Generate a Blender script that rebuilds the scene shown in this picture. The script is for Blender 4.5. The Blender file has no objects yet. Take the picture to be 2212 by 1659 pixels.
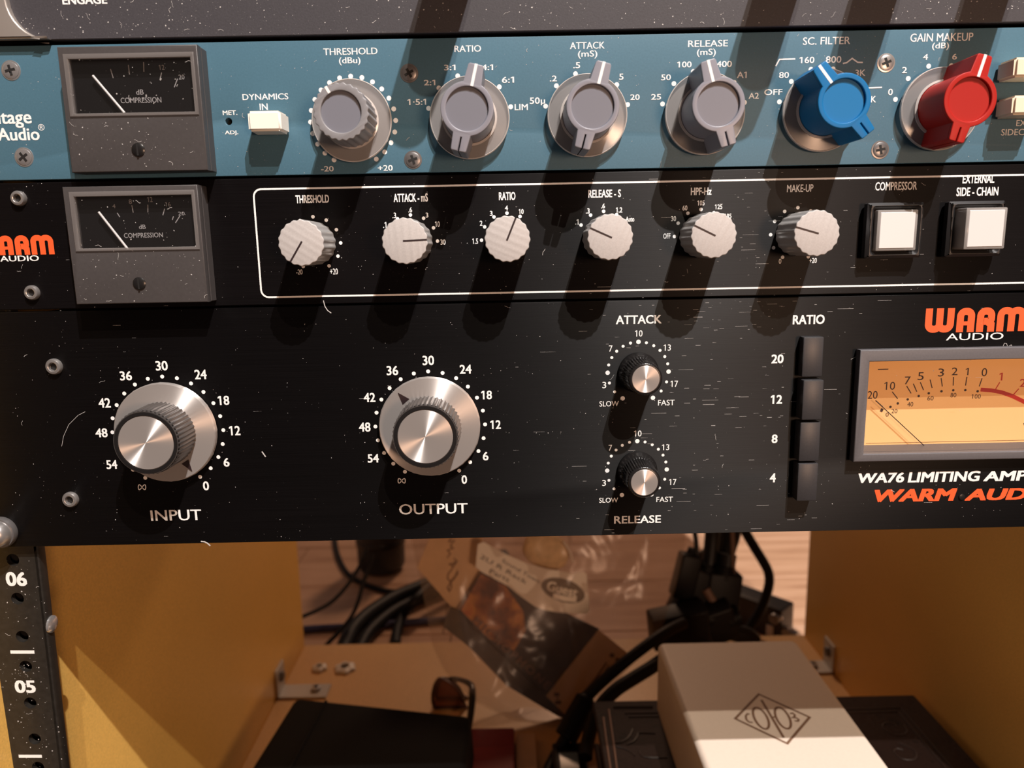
import bpy, bmesh, math, random
from mathutils import Vector, Matrix, noise
random.seed(7)
sc = bpy.context.scene
S = 0.001                       # everything below is written in millimetres
R = math.radians

# ------------------------------------------------------------------ camera, world, lamps, exposure
CF = 1600.0                     # focal length in pixels of the 2212 x 1659 frame
CP = Vector((-0.39, -264.67, 106.70))
PITCH, YAW, ROLL = -0.17887, -0.00233, 0.01906
MR = Matrix.Rotation(YAW, 3, 'Z') @ Matrix.Rotation(PITCH, 3, 'X') @ Matrix.Rotation(ROLL, 3, 'Y')
cam_d = bpy.data.cameras.new('camera')
cam = bpy.data.objects.new('camera', cam_d)
sc.collection.objects.link(cam)
cam_d.sensor_width = 36.0
cam_d.lens = CF / 2212.0 * 36.0
cam_d.clip_start = 0.01
cam_d.clip_end = 50
rx, ry, rz = MR @ Vector((1, 0, 0)), MR @ Vector((0, 1, 0)), MR @ Vector((0, 0, 1))
cam.matrix_world = Matrix(((rx.x, rz.x, -ry.x, CP.x * S), (rx.y, rz.y, -ry.y, CP.y * S), (rx.z, rz.z, -ry.z, CP.z * S), (0, 0, 0, 1)))
cam_d.dof.use_dof = True
cam_d.dof.focus_distance = 0.268
cam_d.dof.aperture_fstop = 11.0
sc.camera = cam

w = bpy.data.worlds.new('world')
sc.world = w
w.use_nodes = True
bg = w.node_tree.nodes['Background']
bg.inputs[0].default_value = (1.0, 0.72, 0.62, 1)
bg.inputs[1].default_value = 0.085

def lamp(name, pos, power, color, radius):
    d = bpy.data.lights.new(name, 'POINT')
    d.energy = power
    d.color = color
    d.shadow_soft_size = radius
    o = bpy.data.objects.new(name, d)
    o.location = pos
    sc.collection.objects.link(o)
# two bulbs of the ceiling lamp, about 2.3 m away up to the right behind the camera
lamp('ceiling_bulb', (0.60, -1.15, 1.96), 298, (1.0, 0.95, 0.93), 0.010)
lamp('ceiling_bulb_far', (0.54, -1.47, 1.96), 118, (1.0, 0.88, 0.74), 0.010)
# a warm shaded lamp across the room, low on the right
lamp('warm_room_lamp', (0.52, -1.15, 0.10), 22, (1.0, 0.60, 0.38), 0.11)
# another warm lamp of the room, behind the rack
lamp('warm_lamp_behind', (0.14, 1.30, 0.62), 14, (1.0, 0.62, 0.40), 0.08)
vs = sc.view_settings
vs.view_transform = 'Standard'
vs.look = 'None'
vs.exposure = 0.0
vs.gamma = 1.0
vs.use_curve_mapping = False

# ------------------------------------------------------------------ where a photographed spot lies on a known plane
CROP = {'A': (0, 0, 3.3515), 'B': (620, 60, 3.95), 'C': (1140, 60, 3.95), 'D': (1620, 40, 3.7365), 'E': (0, 370, 3.95),
        'F': (540, 380, 3.456), 'G': (1160, 380, 4.424), 'H': (1640, 360, 3.867), 'I': (60, 740, 3.95), 'J': (700, 740, 4.1478),
        'K': (1240, 660, 3.31875), 'L': (1620, 640, 3.456), 'M': (0, 1100, 2.968), 'N': (1400, 1360, 3.95), 'Q': (900, 1140, 3.607),
        'U': (640, 1150, 6.6375), 'V': (1400, 1140, 5.821), 'X': (880, 1420, 5.027), 'Y': (1140, 1340, 6.913), 'Z': (0, 0, 1.0)}
def ray(c, x, y):
    a, b, s = CROP[c]
    u, v = a + x / s, b + y / s
    return MR @ Vector(((u - 1106) / CF, 1.0, -(v - 829.5) / CF))
def at(c, x, y, axis=1, val=0.0):
    d = ray(c, x, y)
    return CP + d * ((val - CP[axis]) / d[axis])
def atp(c, x, y, p0, n):
    d = ray(c, x, y)
    return CP + d * ((p0 - CP).dot(n) / d.dot(n))

# ------------------------------------------------------------------ materials
def mat(name, col, rough=0.5, metal=0.0, spec=0.5, coat=0.0, emit=None):
    m = bpy.data.materials.new(name)
    m.use_nodes = True
    b = m.node_tree.nodes['Principled BSDF']
    b.inputs['Base Color'].default_value = (*col, 1)
    b.inputs['Roughness'].default_value = rough
    b.inputs['Metallic'].default_value = metal
    b.inputs['Specular IOR Level'].default_value = spec
    b.inputs['Coat Weight'].default_value = coat
    if emit:
        b.inputs['Emission Color'].default_value = (*emit[0], 1)
        b.inputs['Emission Strength'].default_value = emit[1]
    return m
def nt(m):
    return m.node_tree.nodes, m.node_tree.links, m.node_tree.nodes['Principled BSDF']
def coords(N, L, scale):
    t = N.new('ShaderNodeNewGeometry')
    mp = N.new('ShaderNodeMapping')
    mp.inputs['Scale'].default_value = scale
    L.new(t.outputs['Position'], mp.inputs['Vector'])
    return mp.outputs['Vector']
def tex(N, L, vec, detail=3, rough=0.55, scale=1.0):
    t = N.new('ShaderNodeTexNoise')
    t.inputs['Scale'].default_value = scale
    t.inputs['Detail'].default_value = detail
    t.inputs['Roughness'].default_value = rough
    L.new(vec, t.inputs['Vector'])
    return t.outputs['Fac']
def ramp(N, L, fac, stops):
    r = N.new('ShaderNodeValToRGB')
    e = r.color_ramp.elements
    e[0].position, e[0].color = stops[0][0], (*stops[0][1], 1)
    e[1].position, e[1].color = stops[-1][0], (*stops[-1][1], 1)
    for p, c in stops[1:-1]:
        k = e.new(p)
        k.color = (*c, 1)
    L.new(fac, r.inputs['Fac'])
    return r.outputs['Color']
def bump(N, L, B, fac, strength, dist):
    bn = N.new('ShaderNodeBump')
    bn.inputs['Strength'].default_value = strength
    bn.inputs['Distance'].default_value = dist
    L.new(fac, bn.inputs['Height'])
    L.new(bn.outputs['Normal'], B.inputs['Normal'])
def grainy(m, col, amt, scale, bumpd=0.0):
    """colour varied a little by fine noise, with an optional fine relief"""
    N, L, B = nt(m)
    f = tex(N, L, coords(N, L, (scale, scale, scale)), 4)
    c = ramp(N, L, f, [(0.3, tuple(x * (1 - amt) for x in col)), (0.7, tuple(x * (1 + amt) for x in col))])
    L.new(c, B.inputs['Base Color'])
    if bumpd:
        bump(N, L, B, f, 0.5, bumpd)
    return m
def brushed(name, col, rough, spec=0.5, glints=0.0):
    """anodised sheet brushed along x: stretched highlight, fine grain lines, pale painted scratches"""
    m = mat(name, col, rough, 0.0, spec)
    N, L, B = nt(m)
    v = coords(N, L, (18, 400, 5200))
    f = tex(N, L, v, 3)
    c = ramp(N, L, f, [(0.3, tuple(x * 0.75 for x in col)), (0.7, tuple(x * 1.3 for x in col))])
    if glints:
        g = tex(N, L, coords(N, L, (42, 60, 900)), 2, 0.5)
        h = tex(N, L, coords(N, L, (9, 9, 9)), 2, 0.5)
        mm = N.new('ShaderNodeMath'); mm.operation = 'MULTIPLY_ADD'
        L.new(h, mm.inputs[0]); mm.inputs[1].default_value = 0.9; L.new(g, mm.inputs[2])
        s = ramp(N, L, mm.outputs[0], [(glints, (0, 0, 0)), (glints + 0.03, (1, 1, 1))])
        mx = N.new('ShaderNodeMix'); mx.data_type = 'RGBA'
        L.new(s, mx.inputs['Factor']); L.new(c, mx.inputs['A']); mx.inputs['B'].default_value = (0.30, 0.28, 0.27, 1)  # glints of the brushing painted into the base colour
        c = mx.outputs['Result']
    L.new(c, B.inputs['Base Color'])
    bump(N, L, B, f, 0.25, 0.0001)
    B.inputs['Anisotropic'].default_value = 0.9
    t = N.new('ShaderNodeCombineXYZ'); t.inputs[2].default_value = 1
    L.new(t.outputs[0], B.inputs['Tangent'])
    return m
def spun(name, col, rough):
    """lathe-turned metal: the highlight runs as a fan through the centre"""
    m = mat(name, col, rough, 0.72)
    N, L, B = nt(m)
    B.inputs['Anisotropic'].default_value = 1.0
    B.inputs['Anisotropic Rotation'].default_value = 0.25
    t = N.new('ShaderNodeTangent'); t.direction_type = 'RADIAL'; t.axis = 'Y'
    L.new(t.outputs[0], B.inputs['Tangent'])
    return m
def clear(name, tint, t_amt, diff, diff_amt, rough=0.08, ior=1.45, wrinkle=0.0):
    """thin clear plastic: passes most light, shines at its surface, a little milky"""
    m = bpy.data.materials.new(name)
    m.use_nodes = True
    N, L = m.node_tree.nodes, m.node_tree.links
    N.remove(N['Principled BSDF'])
    tr = N.new('ShaderNodeBsdfTransparent'); tr.inputs[0].default_value = (*tint, 1)
    df = N.new('ShaderNodeBsdfDiffuse'); df.inputs[0].default_value = (*diff, 1)
    gl = N.new('ShaderNodeBsdfGlossy'); gl.inputs['Roughness'].default_value = rough
    fr = N.new('ShaderNodeFresnel')
    ge = N.new('ShaderNodeNewGeometry')     # the same thin sheet from either side: no total reflection at its back
    ma = N.new('ShaderNodeMath'); ma.operation = 'MULTIPLY_ADD'
    L.new(ge.outputs['Backfacing'], ma.inputs[0]); ma.inputs[1].default_value = 1 / ior - ior; ma.inputs[2].default_value = ior
    L.new(ma.outputs[0], fr.inputs[0])
    m1 = N.new('ShaderNodeMixShader'); m1.inputs[0].default_value = diff_amt
    m2 = N.new('ShaderNodeMixShader')
    L.new(tr.outputs[0], m1.inputs[1]); L.new(df.outputs[0], m1.inputs[2])
    L.new(fr.outputs[0], m2.inputs[0]); L.new(m1.outputs[0], m2.inputs[1]); L.new(gl.outputs[0], m2.inputs[2])
    L.new(m2.outputs[0], N['Material Output'].inputs[0])
    return m

M = {}
M['teal'] = grainy(mat('teal_paint', (0.066, 0.152, 0.212), 0.48, 0, 0.35), (0.066, 0.152, 0.212), 0.05, 1500, 0.00004)
M['charcoal'] = grainy(mat('charcoal_powder_coat', (0.050, 0.047, 0.054), 0.55, 0, 0.4), (0.050, 0.047, 0.054), 0.12, 1800, 0.00006)
M['black_mid'] = brushed('black_brushed_sheet', (0.0042, 0.0034, 0.0037), 0.50, 0.17, 1.24)
M['black_low'] = brushed('black_brushed_sheet_glinting', (0.0032, 0.0027, 0.0029), 0.50, 0.19, 1.19)  # carries painted brush glints
M['chassis'] = mat('black_chassis_steel', (0.02, 0.02, 0.022), 0.5)
M['white_ink'] = mat('white_ink', (0.86, 0.85, 0.84), 0.6)
M['grey_ink'] = mat('grey_ink', (0.33, 0.32, 0.33), 0.6)
M['dark_ink'] = mat('dark_ink', (0.06, 0.022, 0.012), 0.6)
M['faint_ink'] = mat('faint_brown_ink', (0.17, 0.085, 0.045), 0.6)
M['red_ink'] = mat('red_ink', (0.80, 0.030, 0.012), 0.5)
M['orange_ink'] = mat('orange_ink', (0.86, 0.105, 0.022), 0.55)
M['meter_plastic'] = grainy(mat('grey_black_meter_plastic', (0.062, 0.056, 0.056), 0.42), (0.062, 0.056, 0.056), 0.06, 900)
M['dial_black'] = mat('black_dial_card', (0.005, 0.0045, 0.005), 0.7, 0, 0.08)
M['pane'] = clear('clear_meter_window', (0.97, 0.97, 0.97), 0.9, (0.3, 0.28, 0.27), 0.012, 0.03, 1.3)
M['window_edge'] = clear('clear_window_edge', (0.7, 0.68, 0.67), 0.9, (0.42, 0.39, 0.38), 0.30, 0.12)
M['rim_clear'] = clear('clear_plastic_edge', (0.8, 0.78, 0.76), 0.9, (0.55, 0.52, 0.50), 0.45, 0.1)
M['skirt'] = clear('clear_knob_skirt', (0.86, 0.86, 0.86), 0.9, (0.50, 0.48, 0.48), 0.24, 0.16, 1.45)
M['skirt_edge'] = clear('clear_knob_skirt_edge', (0.85, 0.83, 0.82), 0.9, (0.72, 0.66, 0.62), 0.65, 0.16, 1.45)
M['knob_grey'] = mat('grey_knob_plastic', (0.235, 0.235, 0.275), 0.36, 0, 0.5)
M['knob_grey2'] = mat('grey_knob_plastic_warm', (0.235, 0.232, 0.245), 0.40, 0, 0.5)
M['cap_grey'] = mat('grey_knob_cap', (0.175, 0.180, 0.215), 0.42, 0, 0.5)
M['knob_blue'] = mat('blue_knob_plastic', (0.006, 0.150, 0.380), 0.45, 0, 0.22)
M['cap_blue'] = mat('blue_knob_cap', (0.008, 0.160, 0.390), 0.45, 0, 0.22)
M['knob_red'] = mat('red_knob_plastic', (0.400, 0.016, 0.012), 0.45, 0, 0.22)
M['cap_red'] = mat('red_knob_cap', (0.380, 0.016, 0.013), 0.45, 0, 0.22)
M['silver_face'] = grainy(mat('sandblasted_aluminium', (0.50, 0.475, 0.465), 0.6, 0.15), (0.50, 0.475, 0.465), 0.06, 2200)
M['silver_side'] = mat('polished_aluminium', (0.60, 0.585, 0.575), 0.28, 0.35)
M['dark_line'] = mat('black_paint_line', (0.018, 0.008, 0.009), 0.5)
M['spun'] = spun('spun_aluminium', (0.70, 0.65, 0.62), 0.50)
M['spun_soft'] = spun('turned_aluminium_skirt', (0.74, 0.69, 0.66), 0.55)
M['knurl'] = mat('black_chrome_knurl', (0.17, 0.155, 0.15), 0.28, 0.7)
M['black_gloss'] = mat('black_gloss_plastic', (0.012, 0.011, 0.011), 0.25)
M['black_plastic'] = mat('black_plastic', (0.020, 0.019, 0.020), 0.42)
M['key'] = grainy(mat('black_key_plastic', (0.034, 0.033, 0.036), 0.42), (0.034, 0.033, 0.036), 0.08, 1500)
M['chrome'] = mat('chrome', (0.62, 0.61, 0.61), 0.2, 0.8)
M['steel'] = mat('dull_steel', (0.44, 0.42, 0.41), 0.33, 0.75)
M['dark_steel'] = mat('dark_steel', (0.20, 0.19, 0.19), 0.34, 0.6)
M['recess'] = mat('dark_recess', (0.006, 0.005, 0.005), 0.7)
M['cream'] = mat('cream_key_plastic', (0.83, 0.72, 0.56), 0.35)
M['ivory'] = mat('ivory_key_plastic', (0.88, 0.84, 0.76), 0.35)
M['white_plate'] = mat('white_button_plate', (0.66, 0.65, 0.65), 0.4)
M['vu_bezel'] = grainy(mat('grey_vu_bezel', (0.105, 0.100, 0.108), 0.5), (0.105, 0.100, 0.108), 0.07, 1400)
M['vu_card'] = mat('amber_vu_card', (0.80, 0.52, 0.24), 0.6, emit=((1.0, 0.29, 0.045), 0.33))
M['ear'] = mat('satin_pale_metal_ear', (0.50, 0.45, 0.41), 0.35, 0.7)
M['rail'] = grainy(mat('black_rack_rail_steel', (0.020, 0.0175, 0.015), 0.38, 0, 0.4), (0.020, 0.0175, 0.015), 0.2, 500)
def fibreboard(name, col):
    m = mat(name, col, 0.42, 0, 0.45)
    N, L, B = nt(m)
    f = tex(N, L, coords(N, L, (1100, 1100, 1100)), 4)
    g = tex(N, L, coords(N, L, (9, 5, 7)), 3)
    mm = N.new('ShaderNodeMath'); mm.operation = 'MULTIPLY_ADD'
    L.new(g, mm.inputs[0]); mm.inputs[1].default_value = 0.5; L.new(f, mm.inputs[2])
    L.new(ramp(N, L, mm.outputs[0], [(0.5, tuple(x * 0.86 for x in col)), (1.0, tuple(x * 1.12 for x in col))]), B.inputs['Base Color'])
    bump(N, L, B, f, 0.25, 0.0001)
    return m
M['board'] = fibreboard('yellow_fibreboard', (0.84, 0.50, 0.125))
M['board_floor'] = fibreboard('tan_fibreboard', (0.76, 0.48, 0.22))
def oak():
    m = mat('oak_plank_wood', (0.5, 0.3, 0.2), 0.40, 0, 0.4)
    N, L, B = nt(m)
    f = tex(N, L, coords(N, L, (5, 55, 55)), 5, 0.6)
    oi = N.new('ShaderNodeObjectInfo')
    mm = N.new('ShaderNodeMath'); mm.operation = 'MULTIPLY_ADD'
    L.new(oi.outputs['Random'], mm.inputs[0]); mm.inputs[1].default_value = 0.16; L.new(f, mm.inputs[2])
    L.new(ramp(N, L, mm.outputs[0], [(0.32, (0.40, 0.215, 0.125)), (0.52, (0.58, 0.345, 0.215)), (0.75, (0.68, 0.43, 0.285))]), B.inputs['Base Color'])
    bump(N, L, B, f, 0.2, 0.0005)
    return m
M['oak'] = oak()
M['carton_white'] = grainy(mat('cream_white_carton', (0.72, 0.61, 0.51), 0.55), (0.72, 0.61, 0.51), 0.02, 700)
def tooled():
    m = mat('dark_tooled_leather', (0.022, 0.013, 0.012), 0.65, 0, 0.18)
    N, L, B = nt(m)
    f = tex(N, L, coords(N, L, (420, 420, 420)), 4)
    g = tex(N, L, coords(N, L, (60, 60, 60)), 3)
    mm = N.new('ShaderNodeMath'); mm.operation = 'MULTIPLY_ADD'
    L.new(g, mm.inputs[0]); mm.inputs[1].default_value = 1.2; L.new(f, mm.inputs[2])
    L.new(ramp(N, L, mm.outputs[0], [(0.8, (0.009, 0.006, 0.006)), (1.35, (0.026, 0.014, 0.012))]), B.inputs['Base Color'])
    bump(N, L, B, mm.outputs[0], 0.6, 0.0008)
    return m
M['leather'] = tooled()
M['tooling'] = mat('worn_copper_tooling', (0.17, 0.085, 0.055), 0.45, 0.2)
M['tooling_dull'] = mat('dull_tooled_ridge', (0.034, 0.023, 0.021), 0.5)
M['paper_edge'] = mat('aged_page_edges', (0.36, 0.20, 0.10), 0.8)
M['case_cloth'] = grainy(mat('black_case_cloth', (0.008, 0.0075, 0.008), 0.8, 0, 0.15), (0.008, 0.0075, 0.008), 0.2, 800, 0.0001)
M['cable'] = mat('black_cable_rubber', (0.008, 0.007, 0.007), 0.5, 0, 0.25)
M['plug'] = mat('black_plug_plastic', (0.006, 0.0055, 0.0055), 0.5, 0, 0.2)
M['cable_grey'] = mat('grey_cable_rubber', (0.11, 0.09, 0.08), 0.5)
M['cable_brown'] = mat('brown_cable_sheath', (0.13, 0.07, 0.045), 0.55)
M['cable_blue'] = mat('blue_cable_sheath', (0.030, 0.030, 0.085), 0.45)
M['bag'] = clear('clear_polythene', (0.93, 0.90, 0.88), 0.9, (0.55, 0.42, 0.34), 0.09, 0.24, 1.42)
M['label_paper'] = mat('white_label_paper', (0.84, 0.74, 0.63), 0.7)
M['stamp'] = mat('grey_stamp_ink', (0.22, 0.165, 0.125), 0.7)
M['tan_card'] = grainy(mat('tan_card', (0.76, 0.51, 0.30), 0.65), (0.76, 0.51, 0.30), 0.05, 90)
M['cork'] = grainy(mat('pale_foam_roll', (0.78, 0.56, 0.31), 0.8), (0.78, 0.56, 0.31), 0.18, 160, 0.001)
M['carton_dark'] = grainy(mat('dark_printed_carton', (0.055, 0.034, 0.030), 0.45), (0.055, 0.034, 0.030), 0.35, 70)
M['carton_side'] = grainy(mat('grey_brown_carton_side', (0.058, 0.040, 0.032), 0.5), (0.058, 0.040, 0.032), 0.4, 60)
M['pale_letters'] = mat('pale_carton_lettering', (0.24, 0.135, 0.10), 0.6)
def photo_print():
    m = mat('printed_orange_picture', (0.3, 0.1, 0.03), 0.4)
    N, L, B = nt(m)
    f = tex(N, L, coords(N, L, (45, 45, 45)), 3, 0.6)
    L.new(ramp(N, L, f, [(0.34, (0.11, 0.045, 0.032)), (0.46, (0.30, 0.105, 0.045)), (0.57, (0.58, 0.24, 0.06)), (0.70, (0.50, 0.13, 0.06))]), B.inputs['Base Color'])
    return m
M['picture'] = photo_print()
M['red_card'] = mat('dark_red_packet', (0.30, 0.030, 0.026), 0.5)
M['glass_brown'] = clear('brown_lens', (0.36, 0.19, 0.13), 0.9, (0.20, 0.09, 0.06), 0.30, 0.05, 1.5)
M['frame_brown'] = mat('brown_spectacle_frame', (0.075, 0.032, 0.022), 0.25)
M['screen'] = mat('pale_blue_plastic', (0.20, 0.29, 0.34), 0.25)
M['dust'] = mat('dust', (0.52, 0.50, 0.49), 0.9)  # also colours the painted brush glints
M['box_metal'] = grainy(mat('black_hammered_metal', (0.030, 0.028, 0.030), 0.42), (0.030, 0.028, 0.030), 0.2, 300)
M['zinc'] = mat('zinc_bracket', (0.58, 0.55, 0.51), 0.45, 0.3)
M['white_tab'] = mat('white_plastic_tab', (0.62, 0.60, 0.62), 0.4)

# ------------------------------------------------------------------ objects: origins, parents, tags
COL = sc.collection
POS = {}
def link(name, data, loc, parent=None):
    o = bpy.data.objects.new(name, data)
    COL.objects.link(o)
    p = Vector(loc)
    POS[o.name] = p
    if parent is not None:
        o.parent = parent
        p = p - POS[parent.name]
    o.location = p * S
    return o
def thing(name, label, cat, loc, group=None):
    o = link(name, None, loc)
    o.empty_display_size = 0.02
    return tag(o, label, cat, group)
def tag(o, label, cat=None, group=None, kind=None):
    if label: o['label'] = label
    if cat: o['category'] = cat
    if group: o['group'] = group
    if kind: o['kind'] = kind
    return o
def solid(name, me, m, parent=None, loc=None, label=None, rot=None):
    """link a mesh whose vertices are millimetres in the scene; its origin goes to loc (default: the parent's)"""
    loc = Vector(loc) if loc is not None else (POS[parent.name].copy() if parent is not None else Vector((0, 0, 0)))
    me.transform(Matrix.Translation(-loc))
    me.transform(Matrix.Scale(S, 4))
    o = link(name, me, loc, parent)
    if m is not None:
        me.materials.clear()
        for k in (m if isinstance(m, (list, tuple)) else [m]): me.materials.append(k)
    if label: o['label'] = label
    return o

# ------------------------------------------------------------------ mesh tools (millimetres)
def from_bm(bm, smooth=None):
    me = bpy.data.meshes.new('m')
    bm.normal_update()
    bm.to_mesh(me)
    bm.free()
    if smooth:
        me.shade_smooth()
        me.set_sharp_from_angle(angle=R(smooth))
    return me
def pyd(vs_, fs, smooth=None):
    me = bpy.data.meshes.new('m')
    me.from_pydata([tuple(v) for v in vs_], [], fs)
    me.update()
    if smooth:
        me.shade_smooth()
        me.set_sharp_from_angle(angle=R(smooth))
    return me
def box_bm(bm, x0, x1, y0, y1, z0, z1, bev=0.0, seg=2):
    b2 = bmesh.new()
    bmesh.ops.create_cube(b2, size=1)
    for v in b2.verts:
        v.co = Vector((x0 + (v.co.x + .5) * (x1 - x0), y0 + (v.co.y + .5) * (y1 - y0), z0 + (v.co.z + .5) * (z1 - z0)))
    if bev:
        bmesh.ops.bevel(b2, geom=b2.edges[:], offset=bev, segments=seg, affect='EDGES', profile=0.5)
    t = bpy.data.meshes.new('t'); b2.to_mesh(t); b2.free()
    bm.from_mesh(t); bpy.data.meshes.remove(t)
def box(x0, x1, y0, y1, z0, z1, bev=0.0, seg=2):
    bm = bmesh.new()
    box_bm(bm, x0, x1, y0, y1, z0, z1, bev, seg)
    return from_bm(bm, 35 if bev else None)
def join(meshes):
    bm = bmesh.new()
    for me in meshes:
        bm.from_mesh(me); bpy.data.meshes.remove(me)
    return from_bm(bm, 35)
def profile(loops, y_front, y_back, bev=0.0, cx=0.0, cz=0.0, res=2):
    """outline (and holes) in x,z pushed from y_front back to y_back, with rounded edges"""
    cu = bpy.data.curves.new('p', 'CURVE')
    cu.dimensions = '2D'; cu.fill_mode = 'BOTH'
    d = abs(y_back - y_front)
    cu.extrude = max(d / 2 - bev, 0.0005)
    cu.bevel_depth = bev; cu.bevel_resolution = res; cu.offset = -bev
    for lp in loops:
        sp = cu.splines.new('POLY'); sp.points.add(len(lp) - 1); sp.use_cyclic_u = True
        for q, (a, b) in zip(sp.points, lp): q.co = (a, b, 0, 1)
    o = bpy.data.objects.new('p', cu)
    me = bpy.data.meshes.new_from_object(o)
    bpy.data.objects.remove(o); bpy.data.curves.remove(cu)
    me.transform(Matrix.Translation((cx, (y_front + y_back) / 2, cz)) @ Matrix.Rotation(R(90), 4, 'X'))
    bm = bmesh.new(); bm.from_mesh(me); bpy.data.meshes.remove(me)
    bmesh.ops.remove_doubles(bm, verts=bm.verts[:], dist=0.0004)
    bmesh.ops.recalc_face_normals(bm, faces=bm.faces[:])
    return from_bm(bm, 32)
def circle(r, n=48, cx=0, cz=0, f=None):
    return [(cx + (f(a) if f else r) * math.sin(a), cz + (f(a) if f else r) * math.cos(a)) for a in (2 * math.pi * k / n for k in range(n))]
def rrect(x0, z0, x1, z1, r, n=5):
    out = []
    for (cx, cz, a0) in ((x1 - r, z1 - r, 0), (x0 + r, z1 - r, 90), (x0 + r, z0 + r, 180), (x1 - r, z0 + r, 270)):
        for k in range(n + 1):
            a = R(a0 + 90 * k / n)
            out.append((cx + r * math.cos(a), cz + r * math.sin(a)))
    return out
def rect(x0, z0, x1, z1): return [(x0, z0), (x1, z0), (x1, z1), (x0, z1)]
def lathe(prof, n=48, cx=0, y0=0, cz=0, f=None, smooth=35):
    """prof: (radius, height above the panel); turned about an axis that sticks out of the panel. f(angle, r, h) may change the radius"""
    V, F = [], []
    for (r, h) in prof:
        for k in range(n):
            a = 2 * math.pi * k / n
            rr = f(a, r, h) if f else r
            V.append((cx + rr * math.sin(a), y0 - h, cz + rr * math.cos(a)))
    for i in range(len(prof) - 1):
        for k in range(n):
            a, b = i * n + k, i * n + (k + 1) % n
            F.append((a, b, b + n, a + n))
    if prof[-1][0] > 1e-6: F.append(tuple((len(prof) - 1) * n + k for k in range(n)))
    me = pyd(V, F)
    bm = bmesh.new(); bm.from_mesh(me); bpy.data.meshes.remove(me)
    bmesh.ops.remove_doubles(bm, verts=bm.verts[:], dist=1e-4)
    bmesh.ops.recalc_face_normals(bm, faces=bm.faces[:])
    return from_bm(bm, smooth)
def tube(pts, r, n=10, samples=8, cap=True):
    """smooth round cable through the points; r a number or one radius per point"""
    P = [Vector(p) for p in pts]
    rs = r if isinstance(r, (list, tuple)) else [r] * len(P)
    Q, W = [], []
    for i in range(len(P) - 1):
        p0, p1, p2, p3 = P[max(i - 1, 0)], P[i], P[i + 1], P[min(i + 2, len(P) - 1)]
        for k in range(samples):
            t = k / samples
            Q.append(0.5 * ((2 * p1) + (-p0 + p2) * t + (2 * p0 - 5 * p1 + 4 * p2 - p3) * t * t + (-p0 + 3 * p1 - 3 * p2 + p3) * t ** 3))
            W.append(rs[i] * (1 - t) + rs[i + 1] * t)
    Q.append(P[-1]); W.append(rs[-1])
    V, F = [], []
    up = Vector((0.13, 0.31, 0.94))
    for i, q in enumerate(Q):
        d = (Q[min(i + 1, len(Q) - 1)] - Q[max(i - 1, 0)]).normalized()
        a = d.cross(up)
        if a.length < 1e-3: a = d.cross(Vector((1, 0, 0)))
        a.normalize(); b = d.cross(a)
        for k in range(n):
            t = 2 * math.pi * k / n
            V.append(q + (a * math.cos(t) + b * math.sin(t)) * W[i])
    for i in range(len(Q) - 1):
        for k in range(n):
            F.append((i * n + k, i * n + (k + 1) % n, (i + 1) * n + (k + 1) % n, (i + 1) * n + k))
    if cap:
        F.append(tuple(range(n))[::-1]); F.append(tuple((len(Q) - 1) * n + k for k in range(n)))
    return pyd(V, F, 50)
def oriented(me, centre, ax, ay, az):
    """place a mesh modelled around the origin with its axes along ax, ay, az"""
    m = Matrix((ax, ay, az)).transposed().to_4x4()
    me.transform(Matrix.Translation(centre) @ m)
    return me

# ------------------------------------------------------------------ flat print: lettering, dots, lines
_T = {}
def text2d(s, bold=0.0, shear=0.0, space=1.0):
    k = (s, bold, shear, space)
    if k not in _T:
        cu = bpy.data.curves.new('t', 'FONT')
        cu.body = s; cu.shear = shear; cu.space_character = space
        cu.resolution_u = 3; cu.fill_mode = 'FRONT'
        o = bpy.data.objects.new('t', cu)
        me = bpy.data.meshes.new_from_object(o)
        V = [(v.co.x, v.co.y) for v in me.vertices]
        F = [tuple(p.vertices) for p in me.polygons]
        bpy.data.meshes.remove(me)
        for i, ch in enumerate(s):          # the face's bare figure one gets its flag
            if ch == '1':
                cu.body = s[:i + 1]
                me = bpy.data.meshes.new_from_object(o)
                xr = max(v.co.x for v in me.vertices); bpy.data.meshes.remove(me)
                xl, n = xr - .098, len(V)
                V += [(xl, .682), (xl - .15, .585), (xl - .15, .50), (xl, .585)]
                F.append((n, n + 1, n + 2, n + 3))
        bpy.data.objects.remove(o); bpy.data.curves.remove(cu)
        if bold:                # heavier weight: the letter laid down again a little up, down, left and right
            n, V0, F0 = len(V), [v + (0,) for v in V], F
            V, F = [], []
            for k2, (dx, dy) in enumerate(((1, .6), (-1, .6), (1, -.6), (-1, -.6), (0, 0)) if bold > .012 else ((1, 0), (-1, 0))):
                V += [(a + dx * bold, b + dy * bold, k2) for a, b, _ in V0]
                F += [tuple(i + k2 * n for i in f) for f in F0]
        V = [v if len(v) == 3 else v + (0,) for v in V]
        x0, x1 = min(v[0] for v in V), max(v[0] for v in V)
        y0, y1 = min(v[1] for v in V), max(v[1] for v in V)
        _T[k] = ([((a - x0) / (x1 - x0), (b - y0) / (y1 - y0), l) for a, b, l in V], F, (x1 - x0) / (y1 - y0))
    return _T[k]
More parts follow.
